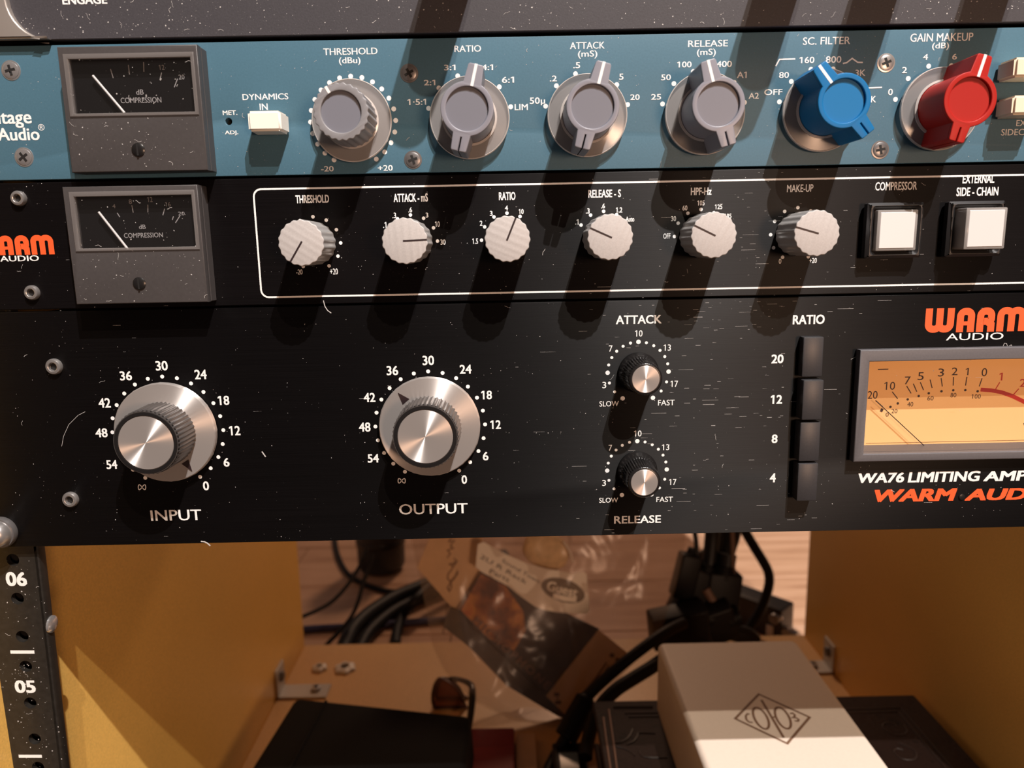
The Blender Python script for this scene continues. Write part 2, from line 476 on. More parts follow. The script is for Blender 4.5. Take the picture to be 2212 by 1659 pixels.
class Print:
    """marks printed on an upright plane y = const, collected into one flat mesh"""
    def __init__(s, y=-0.06): s.V, s.F, s.y = [], [], y
    def add(s, V, F):
        n = len(s.V); s.V += V; s.F += [tuple(i + n for i in f) for f in F]
    def text(s, t, c, x0, y0, x1, y1, bold=0.012, shear=0.0, stretch=1.0, space=1.0, right=False):
        if t == '∞':            # drawn as a lying loop
            cx, cy, a, b = (x0 + x1) / 2, (y0 + y1) / 2, (x1 - x0) / 2 - 3, (y1 - y0) / 2 - 3
            q = [at(c, cx + a * math.cos(u), cy + b * 1.0 * math.sin(2 * u), 1, s.y) for u in (2 * math.pi * k / 40 for k in range(40))]
            s.stroke([(v.x, v.z) for v in q], .34, True)
            return s
        V, F, asp = text2d(t, bold, shear, space)
        Y = s.y
        xa = x0 if x0 is not None else x1
        xb = x1 if x1 is not None else x0
        xm, ym = (xa + xb) / 2, (y0 + y1) / 2
        Z1, Z0 = at(c, xm, y0, 1, Y).z, at(c, xm, y1, 1, Y).z
        if x0 is None:
            X1 = at(c, x1, ym, 1, Y).x; X0 = X1 - (Z1 - Z0) * asp * stretch
        elif x1 is None:
            X0 = at(c, x0, ym, 1, Y).x; X1 = X0 + (Z1 - Z0) * asp * stretch
        else:
            X0, X1 = at(c, x0, ym, 1, Y).x, at(c, x1, ym, 1, Y).x
        s.add([(X0 + a * (X1 - X0), Y - .012 * l, Z0 + b * (Z1 - Z0)) for a, b, l in V], F)
        return s
    def dot(s, x, z, r, n=14):
        s.add([(x + r * math.cos(2 * math.pi * k / n), s.y, z + r * math.sin(2 * math.pi * k / n)) for k in range(n)], [tuple(range(n))])
    def ring(s, cx, cz, R_, angs, r, big=None):
        for a in angs:
            s.dot(cx + R_ * math.sin(R(a)), cz + R_ * math.cos(R(a)), big[1] if big and a in big[0] else r)
    def stroke(s, pts, t, closed=False):
        P = [Vector(p) for p in pts]
        n = len(P); V, F = [], []
        for i, p in enumerate(P):
            a = P[(i - 1) % n] if closed or i else p
            b = P[(i + 1) % n] if closed or i < n - 1 else p
            d1, d2 = (p - a), (b - p)
            d1 = d1.normalized() if d1.length > 1e-9 else d2.normalized()
            d2 = d2.normalized() if d2.length > 1e-9 else d1
            d = (d1 + d2)
            d = d.normalized() if d.length > 1e-6 else d1
            nn = Vector((-d.y, d.x))
            k = 1 / max(0.45, nn.dot(Vector((-d1.y, d1.x))))
            V += [p + nn * t / 2 * k, p - nn * t / 2 * k]
        for i in range(n if closed else n - 1):
            j = (i + 1) % n
            F.append((2 * i, 2 * i + 1, 2 * j + 1, 2 * j))
        s.lay = getattr(s, 'lay', 0) + 1     # strokes that cross lie a hair apart
        s.add([(v.x, s.y - .012 * (s.lay % 5), v.y) for v in V], F)
    def line(s, c, pts, t):
        q = [at(c, x, y, 1, s.y) for x, y in pts]
        s.stroke([(p.x, p.z) for p in q], t)
    def build(s, name, parent, m, label=None):
        return solid(name, pyd(s.V, s.F), m, parent, None, label)
def arc(cx, cz, r, a0, a1, n=8):
    return [(cx + r * math.cos(R(a0 + (a1 - a0) * k / n)), cz + r * math.sin(R(a0 + (a1 - a0) * k / n))) for k in range(n + 1)]
def fat_logo(pr, x, z, h):
    """the fat rounded four-letter maker's logo, left bottom corner at x, z, height h"""
    t = 0.29
    def put(strokes, ox):
        for pts, th in strokes:
            pr.stroke([(x + (ox + a) * h, z + b * h) for a, b in pts], th * h)
    def u(ox): return [(.145 + ox, 1.0)] + arc(.345 + ox, .345, .20, 180, 270) + arc(.395 + ox, .345, .20, 270, 360) + [(.595 + ox, 1.0)]
    def n_(ox, w=.45): return [(.145 + ox, 0.0)] + arc(.345 + ox, .655, .20, 180, 90) + arc(w - .055 + ox, .655, .20, 90, 0) + [(w + .145 + ox, 0.0)]
    put([(u(0), t), (u(.45), t)], 0)
    put([(n_(0), t), ([(.2, .36), (.55, .36)], .16)], 1.30)
    put([([(.145, 0)] + arc(.345, .655, .20, 180, 90) + arc(.395, .655, .20, 90, 0) + [(.595, .56)] + arc(.495, .53, .10, 0, -90) + [(.3, .43)], t),
         ([(.40, .46), (.60, .30), (.60, 0)], t)], 2.13)
    put([(n_(0), t), (n_(.45), t)], 2.96)

# ================================================================== the setting: oak floor
floor = solid('floor', box(-1500, 1500, -30, 1800, -300, -285.2), M['recess'])
tag(floor, 'oak plank floor seen behind the open back of the rack', None, None, 'structure')
pw = 118
for i in range(15):
    y0 = -28 + i * pw
    cut = random.uniform(-500, 500)
    for (a, b) in ((-1500, cut), (cut, 1500)):
        h = -283.2 + random.uniform(-.12, .12)
        solid('plank', box(a + .5, b - .5, y0 + .5, y0 + pw - .5, -285.2, h, 0.6, 1), M['oak'], floor)

# ================================================================== rack cabinet
XL, XR, ZB, ZT, YB, YF = -204.0, 279.0, -265.0, 267.6, 396.0, -14.0
rack = thing('rack_cabinet', 'yellow fibreboard rack cabinet with open back holding the black and teal units', 'rack cabinet', (37.5, 190, -283.2))
solid('side_panel', box(XL - 18, XL, YF, YB, -283.2, ZT + 18, 0.8, 1), M['board'], rack)
solid('side_panel', box(XR, XR + 18, YF, YB, -283.2, ZT + 18, 0.8, 1), M['board'], rack)
solid('bottom_panel', box(XL, XR, YF, YB, -283.2, ZB, 0.6, 1), M['board_floor'], rack)
solid('unseen_top_panel', box(XL, XR, YF, YB, ZT, ZT + 18, 0.6, 1), M['board'], rack)  # out of view and assumed, added to keep light from above out
RX, RY = -192.0, 3.3
holes = [circle(2.45, 20, RX, -44.45 * k - d) for k in range(0, 3) for d in (6.35, 22.225, 38.1)]
rail = solid('rack_rail', join([profile([rect(-203.4, ZB, -182.6, -0.2)] + holes, RY, RY + 2.2, 0.0),
                                profile([rect(-203.4, -0.2, -182.6, ZT)], RY + .4, RY + 2.2, 0.0),
                                box(-184.2, -181.9, RY, RY + 4.6, ZB, ZT, 0.7, 2)]), M['rail'], rack, None, 'black steel rack rail with numbered holes')
solid('hole_backing', box(-198, -186, RY + 5.5, RY + 6.2, -150, 0), M['recess'], rail)
pr = Print(RY - .05)
pr.text('06', 'Z', 13.6, 1235.5, 58.6, 1266.0, 0.035)
pr.build('rail_number', rail, M['white_ink'], 'white printed number 06')
pr = Print(RY - .05)
pr.text('05', 'M', 115, 1097, 248, 1178, 0.035)
pr.build('rail_number', rail, M['white_ink'], 'white printed number 05')
for pp in ([(82, 917), (235, 914)], [(152, 1586), (300, 1583)]):
    pr = Print(RY - .05); pr.line('M', pp, 1.35)
    pr.build('dividing_bar', rail, M['white_ink'], 'white printed bar')
sp = at('Z', 104, 1355, 0, -181.9)
sm = lathe([(3.4, 0), (3.3, .7), (2.5, 1.2), (1.0, 1.4), (0, 1.45)], 24)
oriented(sm, Vector((-181.9, RY + 2.6, sp.z)), Vector((0, 0, 1)), Vector((-1, 0, 0)), Vector((0, -1, 0)))
solid('rail_screw', sm, M['chrome'], rail, None, 'shiny chrome screw head on the rail flange')
# the rail leans very slightly, its foot towards the side panel
rail.rotation_euler = (0, R(1.35), 0)
_p = Vector((RX, RY, -6.4)) - POS['rack_cabinet']
rail.location = (_p - Matrix.Rotation(R(1.35), 3, 'Y') @ _p) * S
def bracket(x, sgn, yc, label, foot=42):
    y0, y1, t = yc - 20, yc + 0, 2.0
    o = solid('corner_bracket', join([box(min(x, x + sgn * t), max(x, x + sgn * t), y0, y1, ZB, ZB + 26, .5, 1),
                                      box(min(x, x + sgn * foot), max(x, x + sgn * foot), y0, y1, ZB, ZB + t, .5, 1)]), M['zinc'], rack, None, label)
    s1 = lathe([(4.2, 0), (4.0, 2.6), (1.9, 3.0), (1.8, 1.2), (0, 1.2)], 20)
    oriented(s1, Vector((x + sgn * foot * .74, yc - 9, ZB + t)), Vector((1, 0, 0)), Vector((0, 0, -1)), Vector((0, 1, 0)))
    solid('bracket_screw', s1, M['steel'], o)
    s2 = lathe([(4.6, 0), (4.2, 2.4), (2.0, 3.4), (0, 3.5)], 20)
    oriented(s2, Vector((x + sgn * t, yc - 10, ZB + 16)), Vector((0, 0, 1)), Vector((-sgn, 0, 0)), Vector((0, -sgn, 0)))
    solid('bracket_screw', s2, M['dark_steel'], o)
bracket(XL, 1, 327, 'grey steel corner bracket screwed to left side and bottom')
bracket(XR, -1, 348, 'grey steel corner bracket screwed to right side and bottom', 20)

# ------------------------------------------------------------------ hardware shared by the units
def screw_phillips(parent, x, z, m, r=2.75, tilt=0, y=0.0):
    o = solid('panel_screw', lathe([(r + .55, 0.0), (r + .5, .12), (r, .18), (r * .97, .32), (r * .8, .48), (r * .4, .58), (0, .6)], 28, x, y, z), m, parent, (x, y, z))
    a, b = .42, r * .62
    cross = [(-a, b), (-a, a), (-b, a), (-b, -a), (-a, -a), (-a, -b), (a, -b), (a, -a), (b, -a), (b, a), (a, a), (a, b)]
    c = solid('cross_slot', profile([[(p * math.cos(tilt) - q * math.sin(tilt), p * math.sin(tilt) + q * math.cos(tilt)) for p, q in cross]], -0.63, -0.2, 0, x, z), M['recess'], o)
    return o
def screw_hex(parent, x, z, r=2.9):
    o = solid('panel_screw', lathe([(r, -.2), (r, .9), (r * .86, 1.5), (r * .60, 1.62), (r * .52, 1.5), (r * .5, .3), (0, .3)], 28, x, 0, z), M['steel'], parent, (x, 0, z))
    solid('hex_socket', profile([circle(r * .5, 6)], -0.5, -0.32, 0, x, z), M['recess'], o)
    return o
def meter(parent, x0, x1, z0, z1, wx0, wx1, wz0, wz1, crop, needle, title, unit, ticks, nums, scr):
    h = -8.0
    o = solid('level_meter', join([profile([rect(x0, z0, x1, z1), rect(wx0, wz0, wx1, wz1)], h, -4.7, 0.35), box(x0, x1, -4.7, 0, z0, z1, .2, 1)]), M['meter_plastic'], parent, (x0, 0, z0),
              'compression meter in dark grey housing')
    solid('dial', box(wx0, wx1, -5.0, -4.6, wz0, wz1), M['dial_black'], o)
    p = Print(-5.06)
    p.text(unit, crop, *title[0], 0.01); p.text('COMPRESSION', crop, *title[1], 0.008)
    p.build('dial_lettering', o, M['grey_ink'])
    p = Print(-5.06)
    for a in ticks: p.line(crop, a, .28)
    for t, b in nums: p.text(t, crop, *b, 0.0)
    p.build('dial_scale', o, M['grey_ink'])
    a, b = at(crop, *needle[0], 1, -6.5), at(crop, *needle[1], 1, -6.5)
    solid('needle', tube([a, (a + b) / 2, b], .42, 8, 3), M['white_plate'], o)
    solid('window_rim', profile([rect(wx0 - .9, wz0 - .5, wx1 + .7, wz1 + 1.0), rect(wx0 + .7, wz0 + .55, wx1 - .5, wz1 - .6)], h - .45, h + 1.2, .25), M['window_edge'], o, None, 'clear plastic edge of the meter window')
    solid('pane', box(wx0 + .2, wx1 - .2, h + .2, h + .6, wz0 + .2, wz1 - .2), M['pane'], o)
    q = at(crop, *scr, 1, h)
    s = solid('zero_screw', lathe([(2.2, -.1), (2.2, .25), (1.7, .55), (0, .75)], 24, q.x, h, q.z), M['black_gloss'], o)
    solid('slot', box(q.x - .28, q.x + .28, h - .82, h - .1, q.z - 1.9, q.z + 1.9), M['recess'], s)
    return o
def flute(n, amp): return lambda a, r, h: r - amp * (0.5 + 0.5 * math.cos(n * a))
def knob_base(parent, x, z, ang, body, m, label):
    """body is modelled about the origin; the knob turns about its axis"""
    o = bpy.data.objects.new('control_knob', body)
    COL.objects.link(o)
    POS[o.name] = Vector((x, 0, z))
    o.parent = parent
    o.location = (Vector((x, 0, z)) - POS[parent.name]) * S
    o.rotation_euler = (0, R(ang), 0)
    if label: o['label'] = label
    return o
def sub(o, name, me, label=None):
    c = bpy.data.objects.new(name, me)
    COL.objects.link(c)
    c.parent = o
    if label: c['label'] = label
    return c
def ready(me, m):
    me.transform(Matrix.Scale(S, 4)); me.materials.clear(); me.materials.append(m)
    return me
def pointer_outline(notch=True):
    r = 8.4
    out = []
    tt, tb, n = 13.7, 13.2, 40
    aw = math.asin(2.9 / r)
    for k in range(n + 1):
        a = aw + (math.pi - 2 * aw) * k / n
        out.append((r * math.sin(a), r * math.cos(a)))
    out += [(2.55, -tb + .4), (2.2, -tb)]
    if notch: out += [(.2, -tb), (.2, -8.8), (-.2, -8.8), (-.2, -tb)]
    out += [(-2.2, -tb), (-2.55, -tb + .4)]
    for k in range(n + 1):
        a = math.pi + aw + (math.pi - 2 * aw) * k / n
        out.append((r * math.sin(a), r * math.cos(a)))
    out += [(-2.45, tt - .5), (-2.0, tt), (2.0, tt), (2.45, tt - .5)]
    return out
HK = 19.0
skirt_me = ready(lathe([(8.9, 2.2), (13.0, 1.5), (13.35, 1.7), (13.35, 2.5), (13.1, 2.75), (8.9, 3.3), (8.9, 2.2)], 64, smooth=25), M['skirt'])
edge_me = ready(join([lathe([(13.25, 1.45), (13.5, 1.6), (13.5, 2.6), (13.25, 2.85), (13.1, 2.7), (13.25, 1.45)], 64, smooth=30), lathe([(8.6, 3.2), (9.3, 3.2), (9.3, 3.65), (8.6, 3.9), (8.6, 3.2)], 48)]), M['skirt_edge'])
line_me = ready(box(-.48, .48, -HK - .06, -HK + .2, 6.9, 13.72, .03, 1), M['white_ink'])
def pointer_knob(col):
    b = join([profile([pointer_outline()], -HK + 1.2, -2.6, 0.0), profile([pointer_outline(), circle(6.75, 40)], -HK, -HK + 1.3, 0.28)])
    return ready(b, M['knob_' + col]), ready(profile([circle(6.78, 40)], -HK + .95, -HK + 1.4, 0), M['cap_' + ('grey' if col.startswith('grey') else col)])
PK = {c: pointer_knob(c) for c in ('grey', 'blue', 'red')}
def put_pointer(parent, x, z, ang, col, label):
    o = knob_base(parent, x, z, ang, PK[col][0], None, label)
    sub(o, 'cap', PK[col][1])
    sub(o, 'pointer_line', line_me, 'white pointer line')
    k = sub(o, 'skirt', skirt_me, 'clear plastic skirt')
    sub(o, 'skirt_edge', edge_me)
    return o

# ================================================================== unit 1: charcoal unit, only its bottom strip in view
u1 = thing('charcoal_rack_unit', 'dusty charcoal unit with a pale rounded end, topmost in the rack', 'rack unit', (40, 0, 222))
Z1 = 178.35
solid('front_panel', box(-170, 282, -1.0, 2.2, Z1, 266.3, .25, 1), M['charcoal'], u1)
solid('chassis', box(-174, 255, 2.2, 260, Z1 + 1, 265.5), M['chassis'], u1)
ear = [(-201, Z1)] + [(-151, Z1)] + arc(-150.5, Z1 + 12.5, 12.5, 268, 180, 8) + [(-163, 266), (-201, 266)]
solid('rack_ear', profile([ear], -3.1, 2.2, 0.7), M['ear'], u1, None, 'pale satin metal rack ear with a curved inner edge')
solid('ear_screw', lathe([(5, 0), (4.6, 2.0), (2.0, 3.2), (0, 3.4)], 28, -191, -3.1, 190), M['steel'], u1)
pr = Print(-1.05)
pr.text('ENGAGE', 'A', 450, -32, 775, 31, 0.03)
pr.build('lettering', u1, M['white_ink'], 'white lettering ENGAGE cut by the top of the picture')
tall = ready(lathe([(7.7, 0), (7.6, 42), (7.0, 46.5), (6.0, 47.2), (0, 47.3)], 40), M['black_plastic'])
for x in (-8.3, 99.2, 132.0, 168.6):
    knob_base(u1, x, 222.2, 0, tall, None, None)

# ================================================================== unit 2: teal compressor
u2 = thing('teal_compressor', 'teal compressor unit with grey, blue and red pointer knobs, second from the top', 'compressor', (40, 0, 155))
ZA, ZB2 = 133.6, 177.0
pA = at('A', 1655, 880)
solid('front_panel', profile([rect(-200.7, ZA, 281.9, ZB2), circle(1.15, 16, pA.x, pA.z)], 0, 3.0, .22), M['teal'], u2)
solid('hole_backing', box(pA.x - 2, pA.x + 2, 3.0, 3.4, pA.z - 2, pA.z + 2), M['recess'], u2)
solid('chassis', box(-174, 255, 8, 260, ZA + 1, ZB2 - 1), M['chassis'], u2)
for c, x, y, m, r, t in (('B', 1042, 388, 'dark_steel', 2.55, .5), ('B', 1075, 1127, 'dark_steel', 2.55, .3), ('D', 1098, 358, 'steel', 2.55, .35), ('D', 1050, 1060, 'dark_steel', 2.55, .2), ('A', 80, 510, 'chrome', 2.75, .2), ('A', 175, 1138, 'chrome', 2.75, .6)):
    q = at(c, x, y)
    screw_phillips(u2, q.x, q.z, M[m], r, t)
meter(u2, -145.4, -100.0, 134.9, 174.3, -142.7, -101.9, 153.0, 171.0, 'A', ((672, 548), (902, 818)), ((985, 648, 1040, 685), (873, 705, 1168, 745)), 'dB',
      [[(1285, 570), (1262, 632)], [(1170, 525), (1158, 580)], [(1040, 450), (1042, 520)], [(930, 470), (938, 540)], [(800, 500), (820, 565)]],
      [('20', (1293, 540, 1335, 575)), ('12', (1150, 470, 1190, 505))], (1002, 1085))
GX = {'threshold': -52.2, 'ratio': -12.38, 'attack': 27.4, 'release': 67.2, 'filter': 107.0, 'gain': 146.9}
GZ, GR = 150.9, 14.45
def lettering(unit, y, items, m='white_ink', bold=0.012, label=None, name='lettering', **kw):
    p = Print(y)
    for t, c, *b in items: p.text(t, c, *b, bold=bold, **kw)
    return p.build(name, unit, M[m], label)
W = -0.05
p = Print(W); p.text('Heritage', 'A', None, 795, 228, 925, .02, right=True); p.text('Audio', 'A', None, 922, 285, 1015, .02); p.text('®', 'A', 275, 898, 322, 945, 0)
p.build('logo_lettering', u2, M['white_ink'], 'white two-line maker lettering cut by the left edge')
lettering(u2, W, [('MET.', 'A', 1612, 800, 1718, 833), ('ADJ.', 'A', 1628, 945, 1725, 981)], bold=.02)
lettering(u2, W, [('DYNAMICS', 'A', 1755, 678, 2087, 722), ('IN', 'A', 1880, 750, 1938, 796)])
lettering(u2, W, [('THRESHOLD', 'B', 310, 172, 772, 230), ('(dBu)', 'B', 443, 250, 627, 320)])
lettering(u2, W, [('RATIO', 'B', 1428, 150, 1656, 206)])
lettering(u2, W, [('ATTACK', 'C', 360, 121, 657, 180), ('(mS)', 'C', 428, 194, 594, 263)])
lettering(u2, W, [('RELEASE', 'C', 1368, 105, 1708, 162), ('(mS)', 'C', 1443, 179, 1605, 248)])
lettering(u2, W, [('SC. FILTER', 'D', 428, 149, 810, 210)])
lettering(u2, W, [('GAIN MAKEUP', 'D', 1295, 118, 1802, 184), ('(dB)', 'D', 1470, 194, 1607, 256)])
lettering(u2, W, [('EXT', 'D', 2150, 820, None, 868), ('SIDECHAIN', 'D', 2028, 893, None, 945)])
def scale(unit, cx, R_, angs, r, items, cz=GZ, bold=.014, extra=None, big=None):
    p = Print(W)
    p.ring(cx, cz, R_, angs, r, big)
    for t, c, *b in items: p.text(t, c, *b, bold=bold)
    if extra: extra(p)
    return p.build('dial_scale', unit, M['white_ink'])
six = (-75, -45, -15, 15, 45, 75)
scale(u2, GX['threshold'], 14.5, range(-150, 151, 15), .82, [('-20', 'B', 290, 1180, 398, 1226), ('+20', 'B', 775, 1172, 902, 1221)])
scale(u2, GX['ratio'], GR, six, .82, [('3:1', 'B', 1340, 315, 1437, 363), ('4:1', 'B', 1660, 313, 1758, 362), ('2:1', 'B', 1168, 444, 1265, 491), ('6:1', 'B', 1833, 418, 1937, 470), ('1·5:1', 'B', 1028, 608, 1187, 659), ('LIM', 'B', 1942, 650, 2055, 703)])
scale(u2, GX['attack'], GR, six, .82, [('50µ', 'C', 17, 594, 148, 662), ('.5', 'C', 388, 294, 447, 346), ('2', 'C', 603, 293, 645, 346), ('.2', 'C', 188, 408, 248, 458), ('5', 'C', 780, 392, 817, 444), ('20', 'C', 875, 568, 955, 616)])
scale(u2, GX['release'], GR, six, .82, [('25', 'C', 1053, 565, 1138, 614), ('50', 'C', 1138, 398, 1222, 448), ('100', 'C', 1275, 288, 1398, 339), ('400', 'C', 1610, 283, 1742, 336), ('A1', 'C', 1785, 375, 1868, 429), ('A2', 'C', 1885, 555, 1972, 606)])
def marks(p):
    p.line('D', [(208, 384), (238, 330), (366, 326)], .45)
    p.line('D', [(750, 363), (780, 357), (825, 322), (870, 354), (911, 355)], .45)
    p.line('D', [(955, 560), (1066, 556)], .45)
scale(u2, GX['filter'], GR, six, .82, [('OFF', 'D', 115, 570, 262, 618), ('80', 'D', 235, 432, 315, 481), ('160', 'D', 400, 309, 520, 361), ('800', 'D', 612, 304, 738, 358), ('3K', 'D', 850, 412, 932, 464), ('5K', 'D', 942, 626, 1018, 678)], extra=marks)
scale(u2, GX['gain'], GR + .35, six, .82, [('2', 'D', 1228, 391, 1268, 441), ('4', 'D', 1397, 287, 1437, 334), ('6', 'D', 1632, 284, 1671, 331), ('0', 'D', 1115, 567, 1153, 619)])
# threshold: scalloped grey knob
fl = join([profile([circle(8.9, 168, f=lambda a: 8.9 - .22 - .22 * math.cos(24 * a))], -HK + 1.4, -2.6, 0),
           profile([circle(8.9, 168, f=lambda a: 8.9 - .22 - .22 * math.cos(24 * a)), circle(6.4, 40)], -HK, -HK + 1.5, .3)])
kt = knob_base(u2, GX['threshold'], GZ - .2, -30, ready(fl, M['knob_grey2']), None, 'grey scalloped knob with a short white mark')
sub(kt, 'cap', ready(profile([circle(6.45, 40)], -HK + .95, -HK + 1.4, 0), M['cap_grey']))
sub(kt, 'pointer_line', ready(box(-.45, .45, -HK - .06, -HK + .3, 6.5, 8.8, .03, 1), M['white_ink']))
sub(kt, 'skirt', skirt_me, 'clear plastic skirt'); sub(kt, 'skirt_edge', edge_me)
put_pointer(u2, GX['ratio'], GZ, 14, 'grey', 'grey pointer knob under the lettering RATIO')
put_pointer(u2, GX['attack'], GZ, 15, 'grey', 'grey pointer knob under the lettering ATTACK')
put_pointer(u2, GX['release'], GZ, -16, 'grey', 'grey pointer knob under the lettering RELEASE')
put_pointer(u2, GX['filter'], GZ + .3, -39, 'blue', 'blue pointer knob')
put_pointer(u2, GX['gain'], GZ, 15, 'red', 'red pointer knob')
def push(parent, x0, x1, z0, z1, h, m, label):
    b = bmesh.new()
    box_bm(b, x0, x1, -h, 0, z0, z1)
    for v in b.verts:
        k = .35 if v.co.y > -.1 else 0
        v.co.x += k if v.co.x > (x0 + x1) / 2 else -k
    bmesh.ops.bevel(b, geom=b.edges[:], offset=.75, segments=3, affect='EDGES')
    return solid('push_button', from_bm(b, 35), m, parent, ((x0 + x1) / 2, 0, z0), label)
push(u2, -85.1, -74.3, 146.9, 153.3, 9.0, M['ivory'], 'white push button under the lettering DYNAMICS IN')
push(u2, 166.6, 178.5, 159.4, 165.6, 9.0, M['cream'], 'cream push button, upper of two at the right edge')
push(u2, 167.2, 179.0, 147.6, 153.7, 9.0, M['cream'], 'cream push button, lower of two at the right edge')

# ================================================================== unit 3: black compressor with silver knobs
u3 = thing('black_compressor', 'black compressor unit with six silver knobs inside a white outline', 'compressor', (40, 0, 110))
solid('front_panel', box(-200.7, 281.9, 0, 3, 89.1, 132.7, .25, 1), M['black_mid'], u3)
solid('chassis', box(-174, 255, 8, 260, 90, 131.7), M['chassis'], u3)
for c, x, y in (('E', 168, 232), ('E', 282, 1035)):
    q = at(c, x, y); screw_hex(u3, q.x, q.z, 2.6)
meter(u3, -149.2, -104.0, 91.1, 130.3, -146.2, -105.7, 109.4, 127.6, 'E', ((842, 348), (1092, 666)), ((1185, 455, 1243, 492), (1057, 525, 1390, 566)), 'dB',
      [[(1000, 355), (1022, 390)], [(1125, 290), (1137, 352)], [(1262, 285), (1262, 350)], [(1405, 320), (1390, 375)], [(1535, 380), (1497, 440)], [(1480, 385), (1470, 415)]],
      [('20', (1520, 345, 1575, 376)), ('16', (1410, 262, 1455, 300)), ('12', (1258, 220, 1300, 262)), ('8', (1098, 240, 1125, 278)), ('4', (958, 280, 985, 315))], (1190, 958))
p = Print(W)
xl, zt, zb = at('F', 62, 400).x, at('F', 405, 72).z, at('F', 500, 922).z
p.stroke(rrect(-88.0, 91.85, 268, 129.05, 2.6), .62, True)
p.build('outline', u3, M['white_ink'], 'white rounded outline around the controls')
p = Print(W)
lx = at('E', 468, 710).x
lz0, lz1 = at('E', 250, 712).z, at('E', 250, 545).z
fat_logo(p, lx - 4.14 * (lz1 - lz0), lz0, lz1 - lz0)
p.build('logo_lettering', u3, M['orange_ink'], 'orange fat maker lettering cut by the left edge')
lettering(u3, W, [('AUDIO', 'E', None, 716, 332, 765)], bold=.015, stretch=1.55, name='logo_lettering')
cb = .030
lettering(u3, W, [('THRESHOLD', 'F', 340, 142, 590, 203)], bold=cb)
lettering(u3, W, [('ATTACK - mS', 'F', 1072, 131, 1328, 194)], bold=cb)
lettering(u3, W, [('RATIO', 'F', 1858, 120, 1982, 181)], bold=cb)
lettering(u3, W, [('RELEASE - S', 'G', 490, 131, 802, 207)], bold=cb)
lettering(u3, W, [('HPF-Hz', 'G', 1470, 111, 1668, 183)], bold=cb)
lettering(u3, W, [('MAKE-UP', 'H', 232, 149, 452, 212)], bold=.015)
lettering(u3, W, [('COMPRESSOR', 'H', 970, 127, 1318, 197)], bold=.02)
lettering(u3, W, [('EXTERNAL', 'H', 1700, 67, 1966, 138), ('SIDE - CHAIN', 'H', 1648, 171, 1998, 244)], bold=cb)
SX = {'thr': -67.98, 'att': -34.04, 'rat': -.40, 'rel': 33.31, 'hpf': 67.29, 'mk': 101.1}
SZ, SR = 110.3, 9.1
all30 = range(-150, 151, 30)
scale(u3, SX['thr'], SR, all30, .62, [('-20', 'F', 345, 698, 392, 736), ('+20', 'F', 597, 691, 656, 736)], SZ, .012)
scale(u3, SX['att'], SR, (-60, -30, 0, 30, 60, 90), .62, [('.1', 'F', 993, 344, 1019, 389), ('.3', 'F', 1063, 274, 1091, 316), ('.6', 'F', 1182, 234, 1210, 273), ('3', 'F', 1312, 274, 1331, 311), ('10', 'F', 1382, 339, 1417, 381), ('30', 'F', 1422, 474, 1460, 514)], SZ, .02)
scale(u3, SX['rat'], SR, (-90, -60, -30, 0, 30), .62, [('1.5', 'F', 1660, 467, 1703, 508), ('2', 'F', 1715, 334, 1736, 373), ('3', 'F', 1790, 261, 1811, 299), ('4', 'F', 1903, 221, 1926, 259), ('10', 'F', 2007, 247, 2043, 286)], SZ, .025)
scale(u3, SX['rel'], SR, (-60, -30, 0, 30, 60), .62, [('.1', 'G', 365, 414, 398, 466), ('.3', 'G', 467, 309, 503, 361), ('.6', 'G', 612, 264, 650, 311), ('1.2', 'G', 755, 300, 815, 351), ('Auto', 'G', 848, 389, 930, 438)], SZ, .03)
scale(u3, SX['hpf'], SR, (-90, -60, -30, 0, 30, 60), .62, [('OFF', 'G', 1207, 549, 1275, 601), ('30', 'G', 1282, 384, 1329, 433), ('60', 'G', 1390, 282, 1437, 331), ('105', 'G', 1533, 234, 1601, 283), ('125', 'G', 1700, 272, 1771, 319), ('185', 'G', 1790, 361, 1858, 406)], SZ, .02)
scale(u3, SX['mk'], SR, all30, .62, [('0', 'H', 163, 769, 185, 811), ('+20', 'H', 418, 762, 481, 806)], SZ, .014)
def scal(a): return 7.55 - .16 - .16 * math.cos(18 * a)
HS = 17.5
sk_body = ready(profile([circle(7.5, 144, f=scal)], -HS + .3, -0.4, 0), M['silver_side'])
sk_face = ready(profile([circle(7.5, 144, f=scal)], -HS, -HS + .6, .28), M['silver_face'])
sk_line = ready(box(-.3, .3, -HS - .04, -HS + .1, -.6, 7.25), M['dark_line'])
for k, a in (('thr', 213), ('att', 88), ('rat', 23), ('rel', -65.5), ('hpf', -63.8), ('mk', -73.6)):
    o = knob_base(u3, SX[k], SZ, a, sk_body, None, None)
    sub(o, 'knob_face', sk_face); sub(o, 'pointer_line', sk_line, 'black pointer line')
def lit_button(cx, cz, front, label):
    o = solid('square_button', profile([rrect(cx - 9.7, cz - 9.4, cx + 9.7, cz + 9.4, .5, 2), rrect(cx - 7.35, cz - 7.3, cx + 7.35, cz + 7.3, .4, 2)], -4.6, 0, 1.1, res=0), M['black_plastic'], u3, (cx, 0, cz), label)
    solid('button_well', box(cx - 7.3, cx + 7.3, -.6, -.1, cz - 7.2, cz + 7.2), M['recess'], o)
    solid('clear_cap', box(cx - 7.0, cx + 7.0, -front, -.7, cz - 6.95, cz + 6.95, .5, 2), M['rim_clear'], o, None, 'clear plastic button cap')
    solid('white_plate', box(cx - 6.0, cx + 6.0, -front + .25 - .4, -1.4, cz - 6.1, cz + 6.1, .15, 1), M['white_plate'], o, None, 'white plate in the button cap')
lit_button(133.5, 110.9, 5.6, 'white square push button under the lettering COMPRESSOR')
lit_button(161.5, 110.9, 9.6, 'white square push button under the lettering EXTERNAL')

